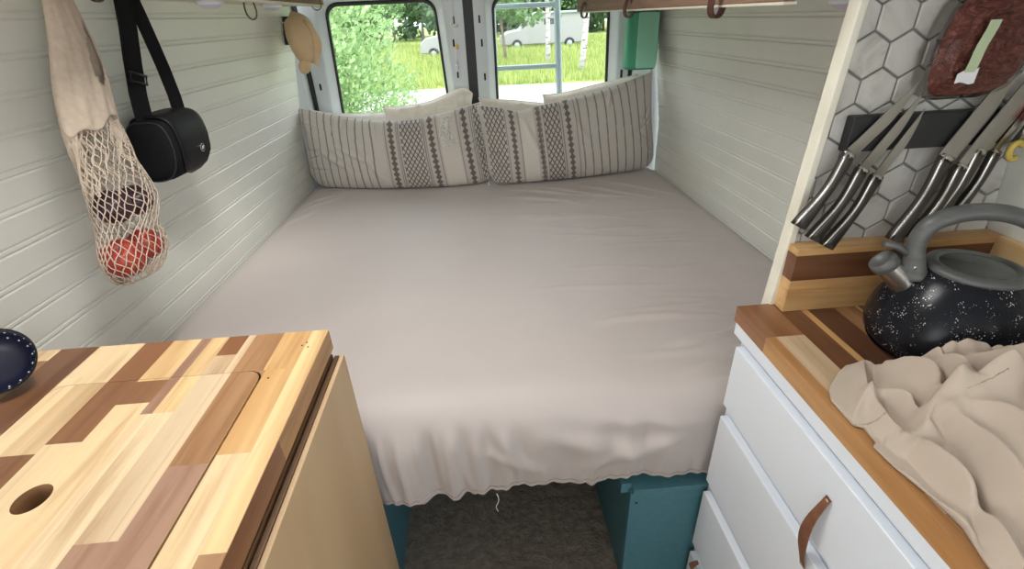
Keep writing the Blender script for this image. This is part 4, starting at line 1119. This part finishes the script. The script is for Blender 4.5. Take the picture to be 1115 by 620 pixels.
# handle arch rising from the spout base and over the lid
def hp(a, b): return (KX+d.x*a, KY+d.y*a, KZ+b)
arch = interp([hp(.080, .130), hp(.088, .160), hp(.091, .190), hp(.082, .219), hp(.055, .237), hp(.018, .244), hp(-.024, .238), hp(-.064, .214), (KX-d.x*.082, KY-d.y*.082, KZ+.175), hp(-.084, .125)], np.linspace(0, 1, 44))
rad = np.interp(np.linspace(0, 1, 44), [0, .10, .2, .35, .6, .9, 1], [.024, .019, .0150, .0145, .0145, .013, .012])
hn = obj('handle', MB().tube([tuple(p) for p in arch], list(rad), 18, flat=.85, up=(0, 1, 0)), M['kettle_grey'], t, smooth=True)
obj('trigger_lever', MB().tube([hp(.096, .168), hp(.116, .180), hp(.134, .182)], [.011, .010, .0085], 12, flat=.6, up=(0, 1, 0)), M['kettle_grey'], hn, smooth=True)
obj('handle_screw', MB().ellipsoid((KX+d.x*.088-.006, KY+d.y*.088-.0165, KZ+.152), (.0035, .002, .0035), 12, 8), M['steel'], hn, smooth=True)

# ================================================================== LINEN ON THE WORKTOP
def cloth_heap():
    nu, nv = 250, 300
    U, V = np.meshgrid(np.linspace(0, 1, nu), np.linspace(0, 1, nv), indexing='ij')
    ly = [-.12, 0, .268, .309, .349, .395, .430, .436, .463, .470, .520, .545, .570, .60]
    lx = [.497, .505, .500, .512, .510, .500, .497, .506, .508, .497, .499, .512, .540, .575]
    fx_ = [.50, .53, .566, .595, .612, .640, .68, .72, .78, .86, .94]
    fy_ = [.545, .570, .592, .592, .572, .536, .512, .498, .492, .500, .52]
    X = .50+.44*U; 
    for _ in range(6):
        YF_ = np.interp(X, fx_, fy_); Y = -.10+(YF_+.10)*V; XL = np.interp(Y, ly, lx); X = XL+(.940-XL)*U**1.15
    H = .8985+.118*sstep(X, .492, .735)*(1-.90*sstep(Y, .505, .600))
    H *= 1; H += .018*np.exp(-((X-.63)/.05)**2-((Y-.50)/.03)**2)
    nz1 = np.array([[mnoise.noise(Vector((a*7, b*7, 1.7))) for b in np.linspace(-.1, .6, 60)] for a in np.linspace(.45, .95, 60)])
    ia = np.clip((X-.45)/.5*59, 0, 58.99); ib = np.clip((Y+.1)/.7*59, 0, 58.99); i0 = ia.astype(int); j0 = ib.astype(int); fa = ia-i0; fb_ = ib-j0
    nzv = (nz1[i0, j0]*(1-fa)+nz1[i0+1, j0]*fa)*(1-fb_)+(nz1[i0, j0+1]*(1-fa)+nz1[i0+1, j0+1]*fa)*fb_
    H += .014*nzv*sstep(X, .50, .58)
    def fold(pts, h, wl, wr_, pw=1.4):
        nonlocal H
        P = interp(pts, np.linspace(0, 1, 60)); best = np.full(X.shape, 9.); side = np.zeros(X.shape); along = np.zeros(X.shape)
        for k in range(59):
            ax, ay = P[k]; dx, dy = P[k+1]-P[k]; L2 = dx*dx+dy*dy+1e-12
            t = np.clip(((X-ax)*dx+(Y-ay)*dy)/L2, 0, 1); ex_, ey_ = X-ax-t*dx, Y-ay-t*dy; dd = np.hypot(ex_, ey_)
            m_ = dd < best; best = np.where(m_, dd, best); side = np.where(m_, (dx*ey_-dy*ex_)/(np.sqrt(L2)*np.maximum(dd, 1e-5)), side); along = np.where(m_, (k+t)/59., along)
        w = wr_+(wl-wr_)*(.5+.5*np.clip(side, -1, 1))      # left of the direction of travel / right of it
        H += 2.0*h*np.exp(-(best/(w*.85))**pw)*(.35+.65*np.sin(np.clip(along, .02, .98)*PI)**.5)
    # folds of the cloth, each a crest (or a valley, negative) along a line on the worktop
    fold([(.591, .585), (.560, .545), (.537, .505)], .012, .007, .013)
    fold([(.601, .575), (.575, .540), (.549, .510)], -.006, .006, .006)
    fold([(.595, .582), (.600, .549), (.606, .520), (.606, .493), (.599, .465), (.597, .452)], .016, .020, .010)
    fold([(.612, .545), (.619, .50), (.617, .466), (.622, .450)], -.016, .010, .012)
    fold([(.537, .505), (.556, .494), (.566, .477), (.564, .457), (.557, .433)], .013, .009, .014)
    fold([(.550, .488), (.553, .470), (.547, .438)], -.012, .008, .008)
    fold([(.536, .504), (.533, .476), (.531, .449), (.534, .425)], .012, .010, .012)
    fold([(.502, .478), (.521, .495), (.536, .504)], .010, .008, .008)
    fold([(.555, .428), (.575, .449), (.600, .455), (.630, .449), (.669, .440)], .024, .009, .034, 1.6)
    fold([(.565, .452), (.592, .465), (.620, .462), (.650, .455)], -.012, .009, .006)
    fold([(.627, .490), (.634, .464), (.646, .446), (.662, .430)], .012, .008, .012)
    fold([(.640, .500), (.646, .470), (.660, .452)], -.014, .008, .008)
    fold([(.605, .535), (.629, .518), (.648, .509), (.671, .507), (.700, .495), (.74, .480)], .012, .012, .014)
    fold([(.62, .515), (.65, .495), (.69, .485), (.73, .468)], -.010, .010, .008)
    fold([(.558, .432), (.563, .423), (.565, .406), (.565, .388)], -.012, .006, .008)
    fold([(.534, .408), (.536, .380), (.539, .351), (.536, .330)], .022, .012, .012, 2.2)
    fold([(.522, .405), (.515, .372), (.516, .347), (.524, .325)], -.011, .007, .007)
    fold([(.556, .398), (.552, .360), (.548, .335), (.541, .314)], -.016, .007, .009)
    fold([(.572, .420), (.577, .381), (.572, .345), (.566, .317), (.560, .280)], .020, .016, .018)
    fold([(.545, .325), (.552, .301), (.548, .270), (.54, .22)], -.014, .008, .010)
    fold([(.500, .390), (.503, .364), (.508, .337), (.512, .308), (.515, .291)], .009, .009, .010)
    fold([(.531, .324), (.531, .302), (.523, .271), (.515, .235)], .014, .009, .012)
    fold([(.530, .322), (.518, .302), (.510, .285)], -.009, .005, .006)
    fold([(.508, .445), (.508, .409), (.503, .385)], -.007, .007, .007)
    fold([(.590, .425), (.612, .400), (.612, .37), (.60, .33), (.595, .28)], .018, .022, .026)
    fold([(.66, .43), (.665, .38), (.65, .33), (.66, .27)], -.018, .014, .016)
    fold([(.70, .46), (.71, .40), (.70, .33), (.71, .25)], .014, .018, .018)
    for k in range(26):     # the rest of the heap, towards the near end and the wall
        x0 = .52+.40*RNG.random(); y0 = -.08+.36*RNG.random() if k < 17 else .25+.2*RNG.random()
        if k >= 17: x0 = .74+.18*RNG.random()
        a = RNG.uniform(.9, 2.2); L = RNG.uniform(.08, .2)
        fold([(x0, y0), (x0+.5*L*math.cos(a)+.01, y0-.5*L*math.sin(a)), (x0+L*math.cos(a), y0-L*math.sin(a))], RNG.choice([-.012, .014]), .011, .013)
    # ruffled bunch in front of the kettle
    rr_ = np.exp(-((Y-(.512-.12*(X-.62)))/.014)**2)*sstep(X, .60, .64)
    H += rr_*.0045*np.sin(X*330+40*Y+3*np.sin(X*90))*(1+.5*np.sin(X*141))
    # drape down to the worktop at the rim, standing a touch thicker than it
    e = np.minimum(np.minimum(U*3.2, (1-V)*4.5*(1+3*sstep(X, .60, .66))), 1); H = .8945+np.maximum(H-.8945, .0015)*np.sqrt(np.clip(e, 0, 1))**.6
    H = np.where(V > .999, .8925, H); H = np.where(U < .001, .8925, H)
    mb = MB(); mb.grid(np.stack([X, Y, np.maximum(H, .8925)], -1)); return mb
cl_ = obj('crumpled_cloth', cloth_heap(), M['towel'], None, smooth=True, loc=(.72, .25, .893))
so_ = cl_.modifiers.new('t', 'SOLIDIFY'); so_.thickness = .0012; so_.offset = 1
tag(cl_, 'crumpled sand coloured cotton cloth heaped on the right worktop in front of the kettle', 'cloth')


# ================================================================== OUTSIDE
g = MB(); GX = np.linspace(-70, 90, 80); GY = np.concatenate([np.linspace(3.4, 12, 10), np.linspace(13, 160, 60)])
def gz(x, y):
    return -.7-.004*max(0, y-60)+.5*mnoise.noise(Vector((x*.05, y*.05, 0)))*sstep(y, 22, 50)
g.grid([[(x, y, gz(x, y)) for y in GY] for x in GX], flip=True)
o = obj('meadow', g, M['grass']); struct(o)
rows = [[(x, y0+(-.06*x), -.69+.01*math.sin(x)) for x in np.linspace(-40, 50, 60)] for y0 in (11.0, 12.5, 14, 16, 18.0)]
o = obj('road', MB().grid(rows), M['asphalt']); struct(o)
def grass_tufts(n, yr_, xr, hmin, hmax):
    mb = MB(); r = random.Random(9); V = []; Fc = []; C = []
    for k in range(n):
        y = r.uniform(*yr_); x = r.uniform(xr[0]*y, xr[1]*y)
        if 10.8-.06*x < y < 18.1-.06*x: continue
        h = r.uniform(hmin, hmax); a = r.uniform(0, PI); w = .012+.0012*y
        z = gz(x, y); lx, ly = r.uniform(-.1, .1), r.uniform(-.1, .1); o_ = len(V)
        V += [(x-w*math.cos(a), y-w*math.sin(a), z), (x+w*math.cos(a), y+w*math.sin(a), z), (x+lx, y+ly, z+h)]; Fc.append((o_, o_+1, o_+2)); C.append((1, 1, 1, r.random()))
    mb.v = V; mb.f = Fc; mb.c = C; return mb
o = obj('tall_grass', grass_tufts(26000, (18.1, 50), (-.22, .34), .15, .42), M['leaf_grass']); o['kind'] = 'stuff'; tag(o, 'tall green meadow grass growing beyond the road', 'grass')

def leafcloud(clusters, n, size, r, mb=None, droop=0):
    mb = mb or MB(); V = []; Fc = []; C = []
    for k in range(n):
        c, rad_ = r.choice(clusters)
        while True:
            p = Vector((r.uniform(-1, 1), r.uniform(-1, 1), r.uniform(-1, 1)))
            if .25 < p.length < 1: break
        p = Vector((c[0]+p.x*rad_[0], c[1]+p.y*rad_[1], c[2]+p.z*rad_[2]))
        nrm = Vector((r.gauss(0, 1), r.gauss(0, 1), r.gauss(0, 1))).normalized(); t1 = nrm.orthogonal().normalized(); t2 = nrm.cross(t1)
        s = size*r.uniform(.6, 1.3); o_ = len(V)
        V += [tuple(p-t1*s*.55), tuple(p-t2*s*.32+nrm*s*.06), tuple(p+t1*s*.6), tuple(p+t2*s*.32+nrm*s*.06)]
        Fc.append((o_, o_+1, o_+2, o_+3)); C.append((1, 1, 1, r.random()))
    o_ = len(mb.v); mb.v += V; mb.f += [tuple(i+o_ for i in f) for f in Fc]; mb.c += C
    return mb
def tree(name, x, y, h, cr, label, leafm, barkm, n, size, seed, group=None, trunk_r=.09, crown_lo=.3, cone=False, lean=0.):
    r = random.Random(seed); z0 = gz(x, y)
    t = thing(name, label, 'tree', (x, y, z0), group)
    tr = [(x+lean*s*h+.10*math.sin(s*5+seed), y, z0-.1+s*h) for s in np.linspace(0, 1, 9)]
    tm = MB().tube(tr, [trunk_r*(1-.8*s) for s in np.linspace(0, 1, 9)], 10)
    bm_ = tm
    cl = []
    for k in range(16):
        s = r.uniform(crown_lo, 1); rr_ = cr*((1.15-s) if cone else (.5+.5*math.sin(PI*min(1, (s-crown_lo)/(1-crown_lo)+.1))))
        a = r.uniform(0, 2*PI); q_ = r.uniform(.2, .8)*rr_
        c = (x+lean*s*h+q_*math.cos(a), y+q_*math.sin(a), z0+s*h); cl.append((c, (rr_*.55, rr_*.55, max(.3, h*.09))))
        q0 = max(.02, s-.08); bm_.tube([(x+lean*q0*h+.10*math.sin(q0*5+seed), y, z0-.1+q0*h), (c[0], c[1], c[2])], [trunk_r*.3, trunk_r*.08], 5)
    obj('trunk', bm_, M[barkm], t, smooth=True)
    obj('foliage', leafcloud(cl, n, size, r), M[leafm], t)
    return t
# light leafy shrub just outside the left rear window
t = thing('leafy_shrub', 'light green leafy shrub close behind the left rear window', 'shrub', (-1.9, 6.5, -.7))
r = random.Random(21); cl = []; sb = MB()
for k in range(85):
    x = r.uniform(-2.3, -.72); z = r.uniform(-.7, 2.3); y = r.uniform(5.6, 7.4)
    if x > -1.15 and z > .75: x -= .6
    if x > -.95 and z > -.1: x -= .35
    cl.append(((x, y, z), (.38, .38, .34)))
    if k % 3 == 0: sb.tube([(-2.0+r.uniform(-.5, .5), 6.6, -.7), ((x-2.0)/2, y, (z-.7)/2+.1), (x, y, z+.2)], [.02, .012, .004], 5)
for k in range(14):
    cl.append(((r.uniform(-1.3, -.75), r.uniform(6.0, 7.4), r.uniform(-.75, -.25)), (.3, .3, .2)))
obj('stems', sb, M['bark'], t)
obj('foliage', leafcloud(cl, 24000, .055, r), M['leaf_light'], t)
birchg = 'white-barked trees beyond the road'
t1 = tree('birch_tree', 4.15, 20.3, 7.5, 1.6, 'thin white-barked tree standing alone in the meadow, seen right of the ladder', 'leaf_mid', 'birch', 500, .12, 31, birchg, .13, .55, lean=.02)
t2 = tree('birch_tree', 3.25, 24.0, 7.5, 1.8, 'thin white-barked tree seen between the ladder rungs', 'leaf_mid', 'birch', 900, .14, 32, birchg, .12, .30, lean=-.004)
tree('bush_tree', 1.5, 27, 4.6, 2.1, 'green leafy tree beside the parked camper, behind the ladder top', 'leaf_mid', 'bark', 2500, .22, 33, None, .09, .35)
tree('bush_tree', -7.2, 44, 7.5, 3.2, 'green leafy tree left of the white vehicle across the road', 'leaf_mid', 'bark', 3500, .3, 34, None, .15, .12)
xs_ = [-30, -26, -22, -18.5, -15, -12, -9, -6, -3.2, -.5, 2.5, 5.5, 8, 10.5, 13, 15.5, 18, 21, 24.5, 28, 32]
lbl = ['far left end', 'left']
for k, x in enumerate(xs_):
    y = 64+3.5*math.sin(k*2.1)
    kind = k % 3
    px_ = 'left' if x < 0 else 'right'
    tree('forest_tree', x, y, 11+2*math.sin(k*1.3), 2.9+.5*math.sin(k), 'tall forest tree in the row at the far edge of the meadow', ['leaf_dark', 'leaf_mid', 'leaf_dark'][kind], 'birch' if kind == 1 else 'bark',
         1500, .62, 50+k, 'forest row at the far edge of the meadow', .18, .06 if kind != 1 else .22, cone=(kind == 0))
# second row closes the view; stands further back
for k, x in enumerate(np.linspace(-42, 50, 20)):
    tree('forest_tree', float(x), 76+3*math.sin(k*1.7), 14, 4.2, 'tall dark tree in the back row of the forest', 'leaf_dark', 'bark', 1100, 1.0, 90+k, 'back row of the forest', .25, .03)

# white camper seen through the ladder
def wheel(c, r_, t):
    mb = MB().lathe([(.3*r_, -.1), (.6*r_, -.11), (r_, -.10), (r_, .10), (.6*r_, .11), (.3*r_, .1)], *c, n=28, M4=Matrix.Rotation(PI/2, 4, 'X'))
    w = obj('wheel', mb, M['tyre'], t, smooth=True); obj('hub_cap', MB().lathe([(.00001, .105), (.5*r_, .112), (.55*r_, .1)], *c, n=20, M4=Matrix.Rotation(PI/2, 4, 'X')), M['alu'], w, smooth=True)
def camper(x0, x1, y, label):
    t = thing('camper_van', label, 'vehicle', ((x0+x1)/2, y, -.7))
    L = x1-x0; z0 = -.35
    prof = [(0, 0), (0, .55), (.08, .80), (.22, .92), (.30, 1.45), (.36, 1.75), (.42, 1.9), (1, 1.9), (1, 0)]
    obj('body_shell', MB().prism([(x0+a*L, z0+b) for a, b in prof], y-1., y+1., 'y'), M['camper'], t, weld='force', bevel=.08)
    obj('windshield', MB().prism([(x0+.235*L, z0+1.0), (x0+.30*L, z0+1.42), (x0+.33*L, z0+1.42), (x0+.265*L, z0+1.0)], y-1.02, y+1.02, 'y'), M['darkglass'], t)
    obj('side_window', MB().box(x0+.5*L, x0+.62*L, y-1.01, y-.99, z0+1.15, z0+1.5), M['darkglass'], t, bevel=.02)
    obj('awning', MB().box(x0+.42*L, x1, y-1.12, y-1.0, z0+1.78, z0+1.88), M['alu'], t, bevel=.01)
    for a in (.18, .8): wheel((x0+a*L, y-.95, -.35), .34, t)
    return t
camper(1.9, 7.6, 37, 'white camper parked across the road, seen between the ladder rungs')
t = thing('car', 'white parked vehicle at the right edge of the left rear window', 'vehicle', (-1.6, 33, -.7))
xa = -3.1
obj('body_shell', MB().prism([(xa, -.4), (xa, .15), (xa+.3, .42), (xa+1.0, .55), (xa+1.55, 1.15), (xa+1.8, 1.85), (xa+2.6, 2.05), (xa+4.2, 2.05), (xa+4.2, -.4)], 32.2, 34, 'y'), M['camper'], t, weld='force', bevel=.08)
obj('side_window', MB().prism([(xa+1.35, .65), (xa+1.85, 1.25), (xa+2.6, 1.25), (xa+2.6, .65)], 32.17, 32.2, 'y'), M['darkglass'], t)
for a in (.75, 3.3): wheel((xa+a, 32.25, -.4), .32, t)

# ladder on the right rear door
t = thing('ladder', 'pale aluminium ladder outside the right rear window', 'ladder', (.29, 2.93, .3))
obj('rail', MB().tube([(.455-.04*(1.48-z)/.43*-.4, 2.93, z) for z in np.linspace(.3, 1.62, 14)], .0185, 12, flat=1.0), M['alu'], t, smooth=True)
obj('rail', MB().tube([(.118-.012*(1.48-z), 2.93, z) for z in np.linspace(.3, 1.62, 14)], .014, 12), M['alu'], t, smooth=True)
for z in (1.462, 1.165, .868, .571):
    obj('rung', MB().box(.11, .455, 2.915, 2.945, z-.012, z+.012), M['alu'], t, bevel=.006)

# ================================================================== LIGHT
w = bpy.data.worlds.new('World'); SC.world = w; w.use_nodes = True
nt = w.node_tree; bg = nt.nodes['Background']
bg.inputs[0].default_value = (.88, .95, 1.0, 1); bg.inputs[1].default_value = 4.8
sun = bpy.data.lights.new('sun', 'SUN'); sun.energy = 2.5; sun.angle = math.radians(20); sun.color = (1, .96, .9)
so = bpy.data.objects.new('sun', sun); COL.objects.link(so); so.rotation_euler = (math.radians(38), math.radians(12), math.radians(20))
def area(name, loc, rot, sx, sy_, e, color, portal=False):
    l = bpy.data.lights.new(name, 'AREA'); l.shape = 'RECTANGLE'; l.size = sx; l.size_y = sy_; l.energy = e; l.color = color
    if portal: l.cycles.is_portal = True
    o = bpy.data.objects.new(name, l); COL.objects.link(o); o.location = loc; o.rotation_euler = rot; return o
R90 = PI/2
# daylight through the rear windows (portals sample the sky), the windshield, and the added, unseen side door and roof vent
area('rear_window_portal', (-.43, 2.80, 1.22), (-R90, 0, 0), .60, .62, 1, (1, 1, 1), True)
area('rear_window_portal', (.40, 2.80, 1.22), (-R90, 0, 0), .62, .62, 1, (1, 1, 1), True)
area('windshield_daylight', (.02, -2.58, 1.32), (R90, 0, 0), 1.6, .72, 3.5, (1.0, .90, .80))
area('added_door_light', (1.0, -1.15, 1.0), (0, R90, 0), 1.6, 1.1, 2.5, (1.0, .93, .85))  # lamp in the added door opening, out of view
area('unseen_window_lamp', (-.86, -.62, 1.25), (0, -R90, 0), .55, 1.1, 8.0, (.95, .97, 1.0))  # lamp in place of an unseen left window; the wall here is solid
area('added_vent_light', (-.32, .88, 1.92), (0, 0, 0), .42, .42, 9.2, (1.0, .97, .93))  # unseen vent, added and placed to light bed and walls
